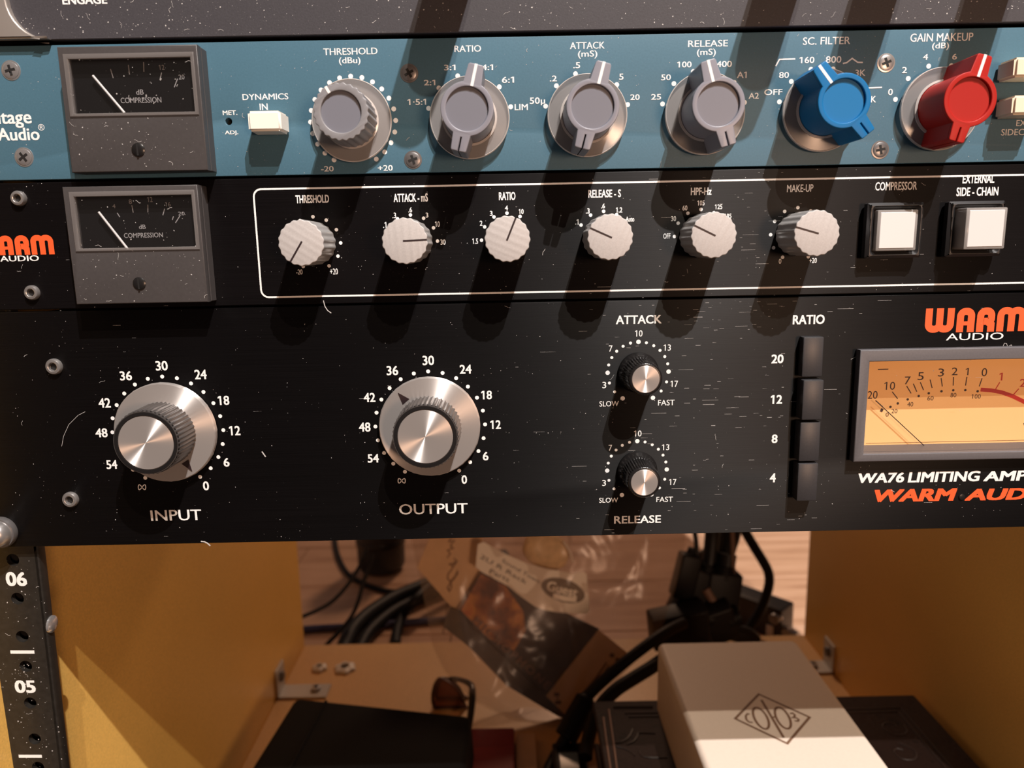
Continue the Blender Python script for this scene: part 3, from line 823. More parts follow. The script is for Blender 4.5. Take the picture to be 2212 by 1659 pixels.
# ================================================================== unit 4: black limiting amplifier, two units high
u4 = thing('limiting_amplifier', 'tall black amplifier unit with two big aluminium knobs and an amber meter', 'amplifier', (40, 0, 44))
VX0, VX1, VZ0, VZ1 = 128.3, 203, 30.8, 65.0
solid('front_panel', profile([rect(-200.7, 0.15, 281.9, 88.3), rect(VX0 - .5, VZ0 - .5, VX1 + .5, VZ1 + .5)], 0, 3, .25), M['black_low'], u4)
solid('chassis', box(-174, 255, 10, 260, 1, 87.4), M['chassis'], u4)
for c, x, y in (('I', 232, 203), ('I', 372, 1335)):
    q = at(c, x, y); screw_hex(u4, q.x, q.z, 2.9)
q = Vector((-192, 0, 6.4))
o = solid('rack_screw', lathe([(5.0, 2.2), (4.9, 3.2), (4.3, 5.0), (3.0, 6.2), (1.2, 6.7), (0, 6.75)], 36, q.x, 0, q.z), M['steel'], u4, q, 'domed steel rack screw with washer')
solid('washer', lathe([(5.9, 0), (6.0, 1.2), (5.6, 2.2), (2, 2.2)], 36, q.x, 0, q.z), M['dark_steel'], o)
solid('cross_slot', join([box(q.x - .55, q.x + .55, -6.9, -5.2, q.z - 2.6, q.z + 2.6), box(q.x - 2.6, q.x + 2.6, -6.9, -5.2, q.z - .55, q.z + .55)]), M['recess'], o)
BIG = {'in': (-126.13, 43.78), 'out': (-30.02, 44.0)}
nb = .022
steps = list(range(-150, 151, 15))
scale(u4, *[BIG['in'][0], 20.3, steps, .72], [('30', 'I', 1090, 157, 1194, 239), ('36', 'I', 785, 244, 888, 323), ('42', 'I', 603, 474, 706, 556), ('48', 'I', 577, 732, 680, 809), ('54', 'I', 670, 1002, 763, 1079), ('24', 'I', 1423, 231, 1526, 313), ('18', 'I', 1622, 454, 1719, 533), ('12', 'I', 1718, 711, 1813, 791), ('6', 'I', 1670, 984, 1721, 1059), ('0', 'I', 1495, 1184, 1546, 1261), ('∞', 'I', 940, 1210, 1010, 1258)], cz=BIG['in'][1], bold=nb)
scale(u4, BIG['out'][0], 20.1, steps, .72, [('30', 'J', 882, 117, 986, 203), ('36', 'J', 560, 209, 664, 293), ('42', 'J', 355, 451, 459, 533), ('48', 'J', 312, 716, 416, 799), ('54', 'J', 390, 999, 491, 1076), ('24', 'J', 1215, 199, 1321, 279), ('18', 'J', 1408, 431, 1504, 509), ('12', 'J', 1490, 696, 1584, 774), ('6', 'J', 1422, 979, 1473, 1056), ('0', 'J', 1232, 1189, 1281, 1266), ('∞', 'J', 660, 1215, 731, 1262)], cz=BIG['out'][1], bold=nb)
lettering(u4, W, [('INPUT', 'I', 1048, 1428, 1482, 1519)], bold=.012)
lettering(u4, W, [('OUTPUT', 'J', 672, 1443, 1287, 1536)], bold=.012)
big_skirt = ready(lathe([(18.0, .3), (18.35, .8), (18.35, 2.5), (18.0, 3.0), (11.0, 3.25), (0, 3.25)], 120, smooth=28, f=lambda a, r, h: r + (.10 * max(0, math.cos(36 * a)) ** 6 if r > 17.9 else 0)), M['spun_soft'])
big_body = ready(lathe([(11.2, 3.1), (11.75, 3.6), (11.55, 15.9), (11.1, 16.9), (9.7, 17.0), (9.55, 16.5), (0, 16.5)], 288, smooth=60, f=lambda a, r, h: r - (.55 * (0.5 + 0.5 * math.cos(48 * a)) if 3.3 < h < 16.4 and r > 11.3 else 0)), M['knurl'])
big_ring = ready(lathe([(11.25, 15.9), (11.15, 16.6), (10.8, 17.05), (9.7, 17.1), (9.6, 16.6)], 72), M['black_gloss'])
big_cap = ready(lathe([(9.55, 16.4), (9.55, 16.75), (9.35, 16.95), (0, 16.95)], 72), M['spun'])
tri = ready(profile([[(0, 16.9), (-1.55, 12.6), (1.55, 12.6)]], -3.36, -3.0, 0), M['dark_line'])
for k, a, lb in (('in', 148.5, 'large aluminium knob above the lettering INPUT'), ('out', -39.5, 'large aluminium knob above the lettering OUTPUT')):
    o = knob_base(u4, *BIG[k], a, big_skirt, None, lb)
    sub(o, 'grip', big_body, 'black ribbed grip'); sub(o, 'grip_ring', big_ring); sub(o, 'cap', big_cap, 'bright turned aluminium cap'); sub(o, 'pointer', tri, 'black pointer triangle')
big3 = ((-150, -90, 0, 90, 150), .82)
fine = (-150, -130, -110, -90, -75, -60, -45, -30, -15, 0, 15, 30, 45, 60, 75, 90, 110, 130, 150)
scale(u4, 46.0, 11.05, fine, .55, [('10', 'K', 438, 177, 491, 223), ('7', 'K', 250, 286, 276, 331), ('13', 'K', 642, 279, 694, 324), ('3', 'K', 203, 547, 231, 593), ('17', 'K', 692, 539, 746, 584), ('SLOW', 'K', 182, 685, 321, 723), ('FAST', 'K', 602, 676, 721, 716)], cz=62.3, bold=.008, big=big3)
scale(u4, 46.0, 11.05, fine, .55, [('10', 'K', 430, 896, 484, 939), ('7', 'K', 248, 999, 273, 1041), ('13', 'K', 630, 995, 683, 1037), ('3', 'K', 202, 1251, 229, 1293), ('17', 'K', 682, 1244, 734, 1287), ('SLOW', 'K', 180, 1378, 316, 1413), ('FAST', 'K', 590, 1371, 709, 1408)], cz=25.5, bold=.008, big=big3)
lettering(u4, W, [('ATTACK', 'K', 300, 69, 628, 132)], bold=.022)
lettering(u4, W, [('RELEASE', 'K', 287, 1506, 623, 1561)], bold=.018)
sm_body = ready(lathe([(7.3, .2), (7.4, 1.0), (7.2, 2.2), (6.7, 3.2), (6.55, 4.6), (6.2, 5.0), (5.9, 13.0), (5.75, 14.6), (5.3, 15.2), (4.9, 15.2), (4.8, 14.9), (0, 14.9)], 240, smooth=60, f=lambda a, r, h: r - (.45 * (0.5 + 0.5 * math.cos(40 * a)) if 4.8 < h < 14 else 0)), M['knurl'])
sm_body.materials[0] = M['black_gloss']
sm_cap = ready(lathe([(4.75, 14.8), (4.75, 15.2), (4.6, 15.35), (0, 15.35)], 56), M['spun'])
for z, lb in ((62.3, 'small black ribbed knob under the lettering ATTACK'), (25.5, 'small black ribbed knob above the lettering RELEASE')):
    o = knob_base(u4, 46.0, z, 0, sm_body, None, lb)
    sub(o, 'cap', sm_cap, 'bright turned aluminium cap')
lettering(u4, W, [('RATIO', 'L', 320, 138, 558, 209)], bold=.03)
lettering(u4, W, [('20', 'L', 160, 434, 251, 501), ('12', 'L', 155, 737, 241, 803), ('8', 'L', 162, 1032, 206, 1096), ('4', 'L', 148, 1321, 193, 1389)], bold=.03)
for z0, z1, h, t in ((60.0, 74.4, 4.0, '20'), (44.6, 59.2, 5.9, '12'), (29.0, 43.7, 5.2, '8'), (13.9, 28.3, 5.2, '4')):
    solid('push_button', box(103.9, 111.3, -h, 0.2, z0, z1, .55, 2), M['key'], u4, (107.6, 0, z0), 'black key beside the number ' + t)
p = Print(W)
gz0, gz1 = at('L', 1420, 271).z, at('L', 1420, 90).z
fat_logo(p, at('L', 1308, 180).x, gz0, gz1 - gz0)
p.build('logo_lettering', u4, M['orange_ink'], 'orange fat maker lettering above the amber meter')
lettering(u4, W, [('AUDIO', 'L', 1465, 274, 1893, 326)], bold=.004, name='logo_lettering')
lettering(u4, W, [('WA76', 'L', 808, 1317, 1152, 1393), ('LIMITING', 'L', 1180, 1307, 1718, 1386), ('AMPLIFIER', 'L', 1745, 1299, 2478, 1374)], bold=.035, shear=.1)
lettering(u4, W, [('WARM', 'L', 928, 1438, 1544, 1532), ('AUDIO', 'L', 1605, 1432, 2300, 1520)], m='orange_ink', bold=.045, shear=.18)
qd = at('L', 1580, 1497)
solid('indicator', lathe([(1.2, 0), (1.1, .4), (0, .6)], 18, qd.x, 0, qd.z), M['black_gloss'], u4)
# amber meter
vb = solid('vu_meter', profile([rect(124.6, 27.9, 208, 69.3), rect(VX0, VZ0, VX1, VZ1)], -3.6, 0, .5), M['vu_bezel'], u4, (165, 0, 27.9), 'amber level meter in a grey bezel')
solid('meter_sleeve', profile([rect(VX0 - .4, VZ0 - .4, VX1 + .4, VZ1 + .4), rect(VX0, VZ0, VX1, VZ1)], -.1, 9.2, 0), M['vu_bezel'], vb)
solid('dial_card', box(VX0 - .3, VX1 + .3, 9.0, 9.6, VZ0 - .3, VZ1 + .3), M['vu_card'], vb)
VY = 8.94
p = Print(VY)
for t, *b in (('20', 880, 707, 953, 766), ('10', 1003, 639, 1084, 699), ('7', 1155, 599, 1199, 658), ('5', 1253, 567, 1298, 626), ('3', 1405, 539, 1449, 599), ('2', 1507, 532, 1551, 589), ('1', 1610, 536, 1633, 589), ('0', 1730, 536, 1771, 598),
             ('0', 1013, 868, 1036, 898), ('20', 1057, 840, 1101, 873), ('40', 1175, 789, 1219, 823), ('60', 1325, 744, 1371, 778), ('80', 1497, 721, 1541, 754), ('100', 1655, 731, 1723, 764), ('VU', 2035, 945, 2230, 1060)):
    p.text(t, 'L', *b, bold=0.0)
for a in ([(938, 778), (992, 826)], [(1062, 713), (1103, 765)], [(1170, 670), (1203, 725)], [(1220, 653), (1245, 712)], [(1272, 642), (1296, 700)], [(1345, 622), (1360, 685)], [(1427, 610), (1436, 673)], [(1520, 602), (1517, 667)], [(1620, 600), (1609, 667)], [(1733, 612), (1712, 673)]):
    p.line('L', a, .36)
p.line('L', [(955, 546), (1033, 544)], .36)
p.line('L', [(866, 1098), (2212, 1070)], .12)
p.line('L', [(990, 838), (978, 862)], 1.0)
for x, y in ((1049, 826), (1104, 800), (1178, 770), (1260, 745), (1335, 724), (1430, 709), (1518, 702), (1608, 701), (1700, 709)):
    v = at('L', x, y, 1, VY); p.dot(v.x, v.z, .48)
p.build('dial_scale', vb, M['dark_ink'])
p = Print(VY - .02)
p.line('L', [(1722, 697), (1800, 702), (1880, 717), (1960, 745), (2046, 787), (2130, 840)], 1.5)
for a in ([(1865, 642), (1830, 700)], [(2007, 690), (1955, 748)]): p.line('L', a, .36)
p.text('1', 'L', 1862, 571, 1886, 629); p.text('2', 'L', 2015, 617, 2061, 676); p.text('3', 'L', 2140, 690, 2190, 750)
p.build('red_scale', vb, M['red_ink'], 'red overload arc and figures')
n0, n1 = at('L', 940, 780, 1, 6.8), at('L', 1300, 1115, 1, 6.8)
solid('needle', tube([n0, (n0 + n1) / 2, n1], .16, 6, 2), M['dark_line'], vb)
solid('pane', box(VX0, VX1, -1.6, -1.1, VZ0, VZ1), M['pane'], vb)

# ================================================================== things in the lower bay of the rack
def on_z(c, x, y, z): return at(c, x, y, 2, z)
def on_y(c, x, y, yy): return at(c, x, y, 1, yy)
# flange nuts lying on the bottom board
def flange_nut(x, z_, y, r, label):
    o = thing('flange_nut', label, 'nut', (x, y, ZB))
    lobes = lambda a, rr, h: rr * (1 + .10 * math.cos(6 * a)) if rr > r * .55 else rr
    me = lathe([(r, 0), (r * 1.02, 1.2), (r * .92, 2.6), (r * .62, 3.6), (r * .46, 3.9), (r * .42, 3.5), (r * .42, .6), (0, .6)], 60, 0, 0, 0, lobes)
    oriented(me, Vector((x, y, ZB)), Vector((math.cos(.3), math.sin(.3), 0)), Vector((0, 0, -1)), Vector((-math.sin(.3), math.cos(.3), 0)))
    solid('nut_body', me, M['nut'], o)
    me = lathe([(r * .40, .7), (0, .7)], 20)
    oriented(me, Vector((x, y, ZB + .2)), Vector((1, 0, 0)), Vector((0, 0, -1)), Vector((0, 1, 0)))
    solid('nut_hole', me, M['recess'], o)
M['nut'] = mat('zinc_nut', (0.76, 0.71, 0.64), 0.5, 0.1)
flange_nut(-178.8, 0, 353, 6.6, 'smaller pale flange nut on the bottom board near the left bracket')
flange_nut(-155.4, 0, 352, 9.2, 'larger pale flange nut on the bottom board behind the black case')

# tooled leather book
bk = thing('leather_book', 'thick dark leather book with tooled cover under the white box', 'book', (163, 95, ZB))
BX0, BX1, BY0, BY1, BZ = 51.5, 272.5, -2.0, 196.0, -198.3
def cover(z0, z1):
    return box(BX0, BX1, BY0, BY1, z0, z1, 1.6, 3)
solid('front_cover', cover(BZ - 4, BZ), M['leather'], bk)
solid('back_cover', cover(ZB, ZB + 4), M['leather'], bk)
solid('page_block', box(BX0 + 5, BX1 - 5, BY0 + 4, BY1 - 4, ZB + 4, BZ - 4), M['paper_edge'], bk)
solid('spine', tube([(BX0 + 3, BY0 + 2, (ZB + BZ) / 2), (BX0 + 3, (BY0 + BY1) / 2, (ZB + BZ) / 2), (BX0 + 3, BY1 - 2, (ZB + BZ) / 2)], 2.2, 10, 3), M['leather'], bk)
def ridge(paths, r=.55):
    return join([tube(pp, r, 6, 4) for pp in paths])
zt_ = BZ + .1
CROP['W'] = (1240, 1440, 7.577)
dl = []
for pts in ([(480, 830), (530, 1210), (595, 1659), (660, 2100)], [(567, 705), (630, 1130), (700, 1659), (770, 2150)]):
    dl.append([on_z('W', x, y, zt_) for x, y in pts])
solid('tooled_line', ridge([dl[0]], .75), M['tooling'], bk, None, 'worn copper tooled line')
solid('tooled_line', ridge([dl[1]], .75), M['tooling'], bk, None, 'worn copper tooled line')
orn = [[(672, 1245), (780, 1235), (900, 1150), (960, 1020)], [(870, 1275), (980, 1220), (1040, 1130), (1065, 1085), (1330, 1095)], [(690, 1310), (830, 1345), (940, 1410), (1000, 1460)], [(1060, 1385), (1150, 1480), (1530, 1490)], [(640, 680), (1290, 680)], [(640, 655), (1290, 650)]]
solid('tooled_ornament', ridge([[on_z('W', x, y, zt_) for x, y in pp] for pp in orn], .5), M['tooling_dull'], bk)
iX, iY = BX1 - 17, BY1 - 15
ln = [[(BX0 + 20, iY, zt_), (160, iY, zt_), (iX, iY, zt_), (iX, 60, zt_), (iX, BY0 + 12, zt_)], [(BX0 + 22, iY - 4, zt_), (160, iY - 4, zt_), (iX - 4, iY - 4, zt_), (iX - 4, 60, zt_), (iX - 4, BY0 + 12, zt_)]]
solid('tooled_border', join([tube(q_, .5, 6, 2) for pl_ in ln for q_ in (pl_[0:3], pl_[2:5])]), M['tooling_dull'], bk)
scr = []
for k in range(7):
    cx_, cy_ = iX - 16 - (k % 2) * 6, iY - 20 - 24 * k
    scr.append([(cx_ + (3 + 1.1 * t) * math.cos(t * 1.1 + k), cy_ + (3 + 1.1 * t) * math.sin(t * 1.1 + k), zt_) for t in range(7)])
solid('tooled_scroll', ridge(scr, .45), M['tooling_dull'], bk)

# white microphone carton on the book
bx = thing('white_carton', 'long cream-white carton with a diamond emblem lying on the leather book', 'box', (140, 97, BZ))
CT = -152.0
b = bmesh.new()
lo = [b.verts.new((x, y, BZ)) for x, y in rrect(94.0, 4.0, 186.5, 190.0, 5.0, 5)]
f_ = b.faces.new(lo)
ex = bmesh.ops.extrude_face_region(b, geom=[f_])
for v in ex['geom']:
    if isinstance(v, bmesh.types.BMVert): v.co.z = CT
bmesh.ops.recalc_face_normals(b, faces=b.faces[:])
top_e = [e for e in b.edges if all(abs(v.co.z - CT) < .01 for v in e.verts)]
bmesh.ops.bevel(b, geom=top_e, offset=3.4, segments=5, affect='EDGES', profile=.5)
solid('carton_body', from_bm(b, 40), M['carton_white'], bx)
class Flat(Print):
    """marks printed on a level plane z = const; strokes given as crop pixels"""
    def __init__(s, z): s.V, s.F, s.z = [], [], z
    def px(s, c, pts, t, closed=False):
        q_ = [on_z(c, x, y, s.z) for x, y in pts]
        n = len(s.V)
        s.y = 0.0
        s.stroke([(a.x, a.y) for a in q_], t, closed)
        for i in range(n, len(s.V)): s.V[i] = (s.V[i][0], s.V[i][2], s.z - s.V[i][1])
    def build(s, name, parent, m, label=None):
        return solid(name, pyd(s.V, s.F), m, parent, None, label)
em = Flat(CT + .05)
em.px('N', [(945, 551), (1378, 748), (1187, 972), (743, 760)], 1.45, True)
em.px('N', [(967, 600), (1060, 758), (1157, 922)], 1.5)
def ell(cx, cy, ax, ay, dx, dy, n=26):
    L_ = math.hypot(dx, dy); ux, uy = dx / L_, dy / L_
    return [(cx + ux * ax * math.cos(2 * math.pi * k / n) - uy * ay * math.sin(2 * math.pi * k / n), cy + uy * ax * math.cos(2 * math.pi * k / n) + ux * ay * math.sin(2 * math.pi * k / n)) for k in range(n)]
em.px('N', ell(963, 757, 103, 50, .52, .85), 1.35, True)
em.px('N', ell(1150, 755, 103, 50, .52, .85), 1.35, True)
em.px('N', [(1055, 752), (1092, 742)], 1.2)
em.px('N', [(868, 722), (848, 718), (833, 738), (838, 768), (862, 790), (893, 792)], 1.15)
em.px('N', [(1212, 718), (1232, 712), (1252, 728), (1248, 746), (1228, 752), (1262, 752), (1286, 768), (1278, 782), (1250, 778)], 1.1)
em.build('emblem', bx, M['faint_ink'], 'brown printed diamond emblem')

# black soft case, front left
cs = thing('black_case', 'matt black cloth case lying at the front left of the bay', 'case', (-105, 140, ZB))
b = bmesh.new()
tz, zz = -221.0, ZB + .3
T_ = [b.verts.new(v) for v in ((-166, 244, tz), (-33, 217, tz), (-38, 40, tz), (-186, 40, tz - 2))]
B_ = [b.verts.new(v) for v in ((-182, 246, zz), (-31, 219, zz), (-36, 38, zz), (-202, 38, zz))]
b.faces.new(T_); b.faces.new(B_[::-1])
for i in range(4): b.faces.new((T_[i], B_[i], B_[(i + 1) % 4], T_[(i + 1) % 4]))
bmesh.ops.recalc_face_normals(b, faces=b.faces[:])
bmesh.ops.bevel(b, geom=b.edges[:], offset=5, segments=4, affect='EDGES', profile=.5)
solid('case_body', from_bm(b, 45), M['case_cloth'], cs)
solid('zip_seam', tube([(-172, 242, -244), (-100, 232, -243), (-34, 217, -243)], 1.3, 8, 5), M['black_gloss'], cs)
solid('top_seam', tube([(-142, 236, tz + .2), (-150, 140, tz - .2), (-156, 60, tz - .6)], 1.2, 8, 5), M['case_cloth'], cs)

# sunglasses standing folded behind the case
sg = thing('sunglasses', 'folded brown spectacles behind the right end of the black case', 'glasses', (-52, 292, ZB))
def lens(yy, dx, dy, k, parts):
    pts = [(340, 232), (300, 300), (275, 400), (280, 500), (305, 590), (350, 690), (440, 760), (540, 770), (610, 720), (642, 640), (632, 560), (590, 440), (540, 350), (470, 275), (400, 238)]
    P_ = [on_y('X', x * k + dx, y * k + dy, yy) for x, y in pts]
    P_ = [Vector((v.x, v.y, max(v.z, ZB + 1.4))) for v in P_]
    solid('lens_rim', tube(P_ + [P_[0]], 1.5, 8, 3), M['frame_brown'], sg)
    c_ = sum(P_, Vector()) / len(P_)
    solid('lens', pyd([c_ + Vector((0, -1.0, 0))] + P_, [(0, i + 1, (i + 1) % len(P_) + 1) for i in range(len(P_))], 60), M['glass_brown'], sg)
lens(290, 0, 0, 1, sg)
lens(303, 60, 14, .93, sg)
solid('temple_arm', tube([on_y('X', 470, 228, 291), on_y('X', 560, 240, 294), on_y('X', 690, 300, 284), on_y('X', 705, 420, 272), on_y('X', 690, 600, 262), on_y('X', 660, 800, 250)], [1.6, 2.0, 2.6, 3.0, 2.8, 2.4], 8, 5), M['black_gloss'], sg)
solid('bridge', tube([on_y('X', 400, 238, 290), on_y('X', 470, 232, 298), on_y('X', 540, 250, 305)], 1.5, 8, 4), M['frame_brown'], sg)

# small things in the middle foreground
rp = thing('red_packet', 'flat dark red packet on the bottom board beside the black case', 'packet', (-14, 215, ZB))
b = bmesh.new(); box_bm(b, -37, -2.5, 150, 247, ZB + .2, ZB + 12, 1.2, 2)
solid('packet_body', from_bm(b, 35), M['red_card'], rp)
solid('packet_flap', box(-36, -3.5, 188, 224, ZB + 11.8, ZB + 12.8, .3, 1), M['red_card'], rp)
pc = solid('cream_card', box(-1.2, 13.5, 150, 248, ZB + .2, ZB + 6, .4, 1), M['tan_card'], None, (6, 215, ZB))
tag(pc, 'narrow cream card standing between the red packet and black cable', 'card')
dv = thing('handheld_device', 'small black device with pale blue screen beside the leather book', 'device', (40, 190, ZB))
solid('device_body', box(25, 49.5, 150, 226, ZB + .2, ZB + 14, 2, 3), M['black_gloss'], dv)
solid('device_screen', box(29.5, 43, 158, 214, ZB + 13.6, ZB + 14.4, .3, 1), M['screen'], dv, None, 'pale blue screen')

# ------------------------------------------------------------------ clear bag leaning at the back, with what is in it
KB = 0.45
P0 = Vector((0, 266, ZB))
NB = Vector((0, -1, KB)).normalized()
UP = Vector((0, KB, 1)).normalized()
def bp(c, x, y, off): return atp(c, x, y, P0 + NB * off, NB)
bag = thing('parts_bag', 'clear plastic bag of small parts with a handwritten white label', 'bag', (20, 275, ZB))
Lf = [(868, 1040), (880, 1120), (893, 1190), (915, 1290), (932, 1390), (960, 1450), (1020, 1515), (1100, 1550), (1190, 1570)]
Rt = [(1496, 1040), (1488, 1120), (1480, 1180), (1466, 1240), (1450, 1300), (1428, 1360), (1370, 1430), (1310, 1500), (1245, 1569)]
def sheet(off, amp, seed, bulge):
    nu, nv = 84, 96
    V, F = [], []
    for j in range(nv + 1):
        s_ = j / nv * (len(Lf) - 1); i = min(int(s_), len(Lf) - 2); f = s_ - i
        lx, ly = [Lf[i][k] * (1 - f) + Lf[i + 1][k] * f for k in (0, 1)]
        rx_, ry_ = [Rt[i][k] * (1 - f) + Rt[i + 1][k] * f for k in (0, 1)]
        for k in range(nu + 1):
            t = k / nu
            x, y = lx * (1 - t) + rx_ * t, ly * (1 - t) + ry_ * t
            edge = min(1, min(t, 1 - t) * 7) * min(1, (1 - j / nv) * 9)
            p_ = bp('Z', x, y, 0)
            q_ = Vector((p_.x * .028, p_.z * .028, seed))
            n1 = 1 - abs(noise.noise(q_)) * 2.2
            n2 = 1 - abs(noise.noise(q_ * 2.3 + Vector((5, 1, 2)))) * 2.2
            n3 = noise.noise(q_ * 6)
            d = off * (0.25 + 0.75 * edge) + (n1 * .66 + n2 * .30 + n3 * .04) * amp * edge + bulge * edge
            V.append(p_ + NB * d + Vector((0, 0, noise.noise(q_ * 1.7)) ) * 1.2)
    for j in range(nv):
        for k in range(nu):
            a = j * (nu + 1) + k
            F.append((a, a + 1, a + nu + 2, a + nu + 1))
    for i, v in enumerate(V):
        if v.z < ZB + .4: V[i] = Vector((v.x, v.y, ZB + .4))
    me = pyd(V, F); me.shade_smooth()
    return me
solid('bag_front', sheet(8.5, 3.4, 1.7, 2.5), M['bag'], bag)
solid('bag_back', sheet(-20, 4.0, 9.3, -2.5), M['bag'], bag)
def slab(name, poly, c, off, thick, m, parent, label=None, cat=None):
    Fv = [bp(c, x, y, off) for x, y in poly]
    n = len(Fv)
    Bv = [v - NB * thick for v in Fv]
    fs = [tuple(range(n)), tuple(range(n, 2 * n))[::-1]] + [(i, i + n, (i + 1) % n + n, (i + 1) % n) for i in range(n)]
    me = pyd(Fv + Bv, fs)
    b_ = bmesh.new(); b_.from_mesh(me); bpy.data.meshes.remove(me)
    bmesh.ops.recalc_face_normals(b_, faces=b_.faces[:])
    o_ = solid(name, from_bm(b_), m, parent, None if parent else sum(Fv, Vector()) / n, label)
    if cat: tag(o_, label, cat)
    return o_
class Tilt(Print):
    """marks on a plane parallel to the leaning bag"""
    def __init__(s, off): s.V, s.F, s.off = [], [], off
    def px(s, c, pts, t, closed=False):
        q_ = [bp(c, x, y, s.off) for x, y in pts]
        n = len(s.V); s.y = 0.0
        s.stroke([((a - P0).x, (a - P0).dot(UP)) for a in q_], t, closed)
        for i in range(n, len(s.V)):
            a, dy, b_ = s.V[i]
            s.V[i] = tuple(P0 + NB * (s.off - dy) + Vector((a, 0, 0)) + UP * b_)
    def word(s, t_, c, o_, ux, uy, h, bold=.03, space=1.0):
        """text along a baseline from crop point o_, direction (ux, uy) over its whole length, h pixels tall across it"""
        V, F, asp = text2d(t_, bold, 0, space)
        L_ = math.hypot(ux, uy); nx, ny = uy / L_, -ux / L_
        s.add([tuple(bp(c, o_[0] + a * ux + b_ * h * nx, o_[1] + a * uy + b_ * h * ny, s.off + .02 * l)) for a, b_, l in V], F)
    def build(s, name, parent, m, label=None):
        return solid(name, pyd(s.V, s.F), m, parent, None, label)
# white label stuck on the bag
CROP['P'] = (1020, 1150, 7.9)
lab = slab('bag_label', [(95, 205), (190, 160), (360, 260), (620, 395), (900, 520), (1220, 610), (1500, 660), (1690, 700), (1840, 675), (1910, 680), (1950, 715), (2000, 1310), (1985, 1370), (1930, 1395), (1700, 1385), (1450, 1365), (1230, 1325), (1080, 1270), (850, 1110), (600, 910), (330, 765), (190, 690), (60, 600)], 'P', 13.2, .4, M['label_paper'], bag, 'white paper label')
hw = Tilt(13.35)
hw.word('Sound Town', 'P', (500, 500), 640, 375, 62, .0)
hw.word('2U R Rack', 'P', (125, 435), 790, 455, 75, .0)
hw.word('Parts', 'P', (285, 690), 330, 160, 80, .0)
hw.build('handwriting', lab, M['dark_ink'], 'dark brown handwriting')
st = Tilt(13.32)
oc = ell(1550, 990, 385, 195, .94, .30, 40)
pts = [tuple(bp('P', x, y, 13.32)) for x, y in oc]
st.add(pts, [tuple(range(len(pts)))])
st.build('stamp', lab, M['stamp'], 'grey oval stamp')
sw = Tilt(13.45)
sw.word('Guest', 'P', (1260, 985), 520, 130, 165, .03)
sw.px('P', [(1380, 1080), (1580, 1130), (1780, 1150)], 4.0)
sw.build('stamp_lettering', lab, M['label_paper'])
# tan card with looped writing
tc = slab('tan_card', [(6, 312), (105, 70), (150, -60), (520, -60), (500, 345), (318, 632), (290, 640)], 'Q', -4.5, .8, M['tan_card'], None, 'tan card with brown looped writing in the left of the clear bag', 'card')
cw = Tilt(-4.4)
cw.px('Q', [(270, 75), (250, 110), (295, 100), (262, 140), (285, 160), (240, 175), (262, 200), (238, 235)], 1.0)
cw.px('Q', [(290, 240), (315, 260), (285, 300), (255, 285), (300, 270), (270, 330), (245, 360), (240, 395), (262, 420), (300, 380), (318, 335), (320, 355), (290, 400), (265, 425), (240, 470), (255, 495), (272, 460), (268, 425)], 1.1)
cw.build('looped_writing', tc, M['faint_ink'], 'brown looped writing')
# dark printed carton inside the bag
dc = thing('printed_carton', 'dark printed carton with an orange picture inside the clear bag', 'box', tuple(bp('Q', 800, 900, -6)))
slab('carton_body', [(500, 345), (1425, 790), (1012, 1312), (325, 650)], 'Q', 2.0, 15, M['carton_dark'], dc)
slab('carton_side', [(258, 622), (330, 645), (420, 760), (1012, 1312), (1195, 1505), (1100, 1470), (700, 1230), (410, 930), (205, 770)], 'Q', 3.6, 12, M['carton_side'], dc, 'grey brown side of the carton')
slab('carton_end', [(1420, 795), (1655, 985), (1200, 1500), (1010, 1312)], 'Q', 4.0, 12, M['tan_card'], dc, 'tan end of the carton with brown marks')
slab('picture', [(500, 360), (690, 450), (830, 650), (850, 800), (760, 960), (560, 860), (420, 720), (345, 640)], 'Q', 2.25, .3, M['picture'], dc, 'blurred orange printed picture')
pl_ = Tilt(3.9)
pl_.word('MICROPHONE', 'Q', (432, 735), 580, 530, 62, .02, 1.3)
pl_.build('carton_lettering', dc, M['pale_letters'], 'pale lettering along the edge of the carton')
mk = Tilt(4.2)
for (x, y) in ((1522, 995), (1566, 1030)):
    c_ = [tuple(bp('Q', x + 20 * math.cos(2 * math.pi * k / 14), y + 18 * math.sin(2 * math.pi * k / 14), 4.2)) for k in range(14)]
    mk.add(c_, [tuple(range(14))])
mk.px('Q', [(1070, 1298), (1112, 1300)], 2.8); mk.px('Q', [(1078, 1362), (1126, 1360)], 2.8); mk.px('Q', [(1090, 1330), (1104, 1330)], 1.4)
mk.px('Q', [(1480, 1050), (1400, 1170), (1300, 1285)], 1.3); mk.px('Q', [(1500, 1068), (1440, 1160)], .8)
mk.build('carton_marks', dc, M['faint_ink'])
# pale foam roll at the top of the bag
fr_ = thing('foam_roll', 'pale tan foam roll in the top of the clear bag', 'foam', tuple(bp('Q', 1010, 170, 0)))
b = bmesh.new(); bmesh.ops.create_uvsphere(b, u_segments=40, v_segments=24, radius=1)
c_ = bp('Q', 1008, 175, 1.0)
ux_ = (Vector((1, 0, 0)) * .92 - UP * .38).normalized(); uy_ = NB.cross(ux_)
for v in b.verts:
    p_ = Vector((math.copysign(abs(v.co.x) ** .75, v.co.x), math.copysign(abs(v.co.y) ** .8, v.co.y), v.co.z))
    k = 1 + .05 * noise.noise(v.co * 2.2)
    v.co = c_ + ux_ * p_.x * 19.5 * k + uy_ * p_.y * 14.5 * k + NB * p_.z * 8
solid('roll_body', from_bm(b, 60), M['cork'], fr_)
solid('roll_end', tube([bp('Q', 1145, 110, 9), bp('Q', 1195, 190, 10), bp('Q', 1215, 270, 9.5)], 1.0, 8, 4), M['label_paper'], fr_, None, 'pale rolled edge')

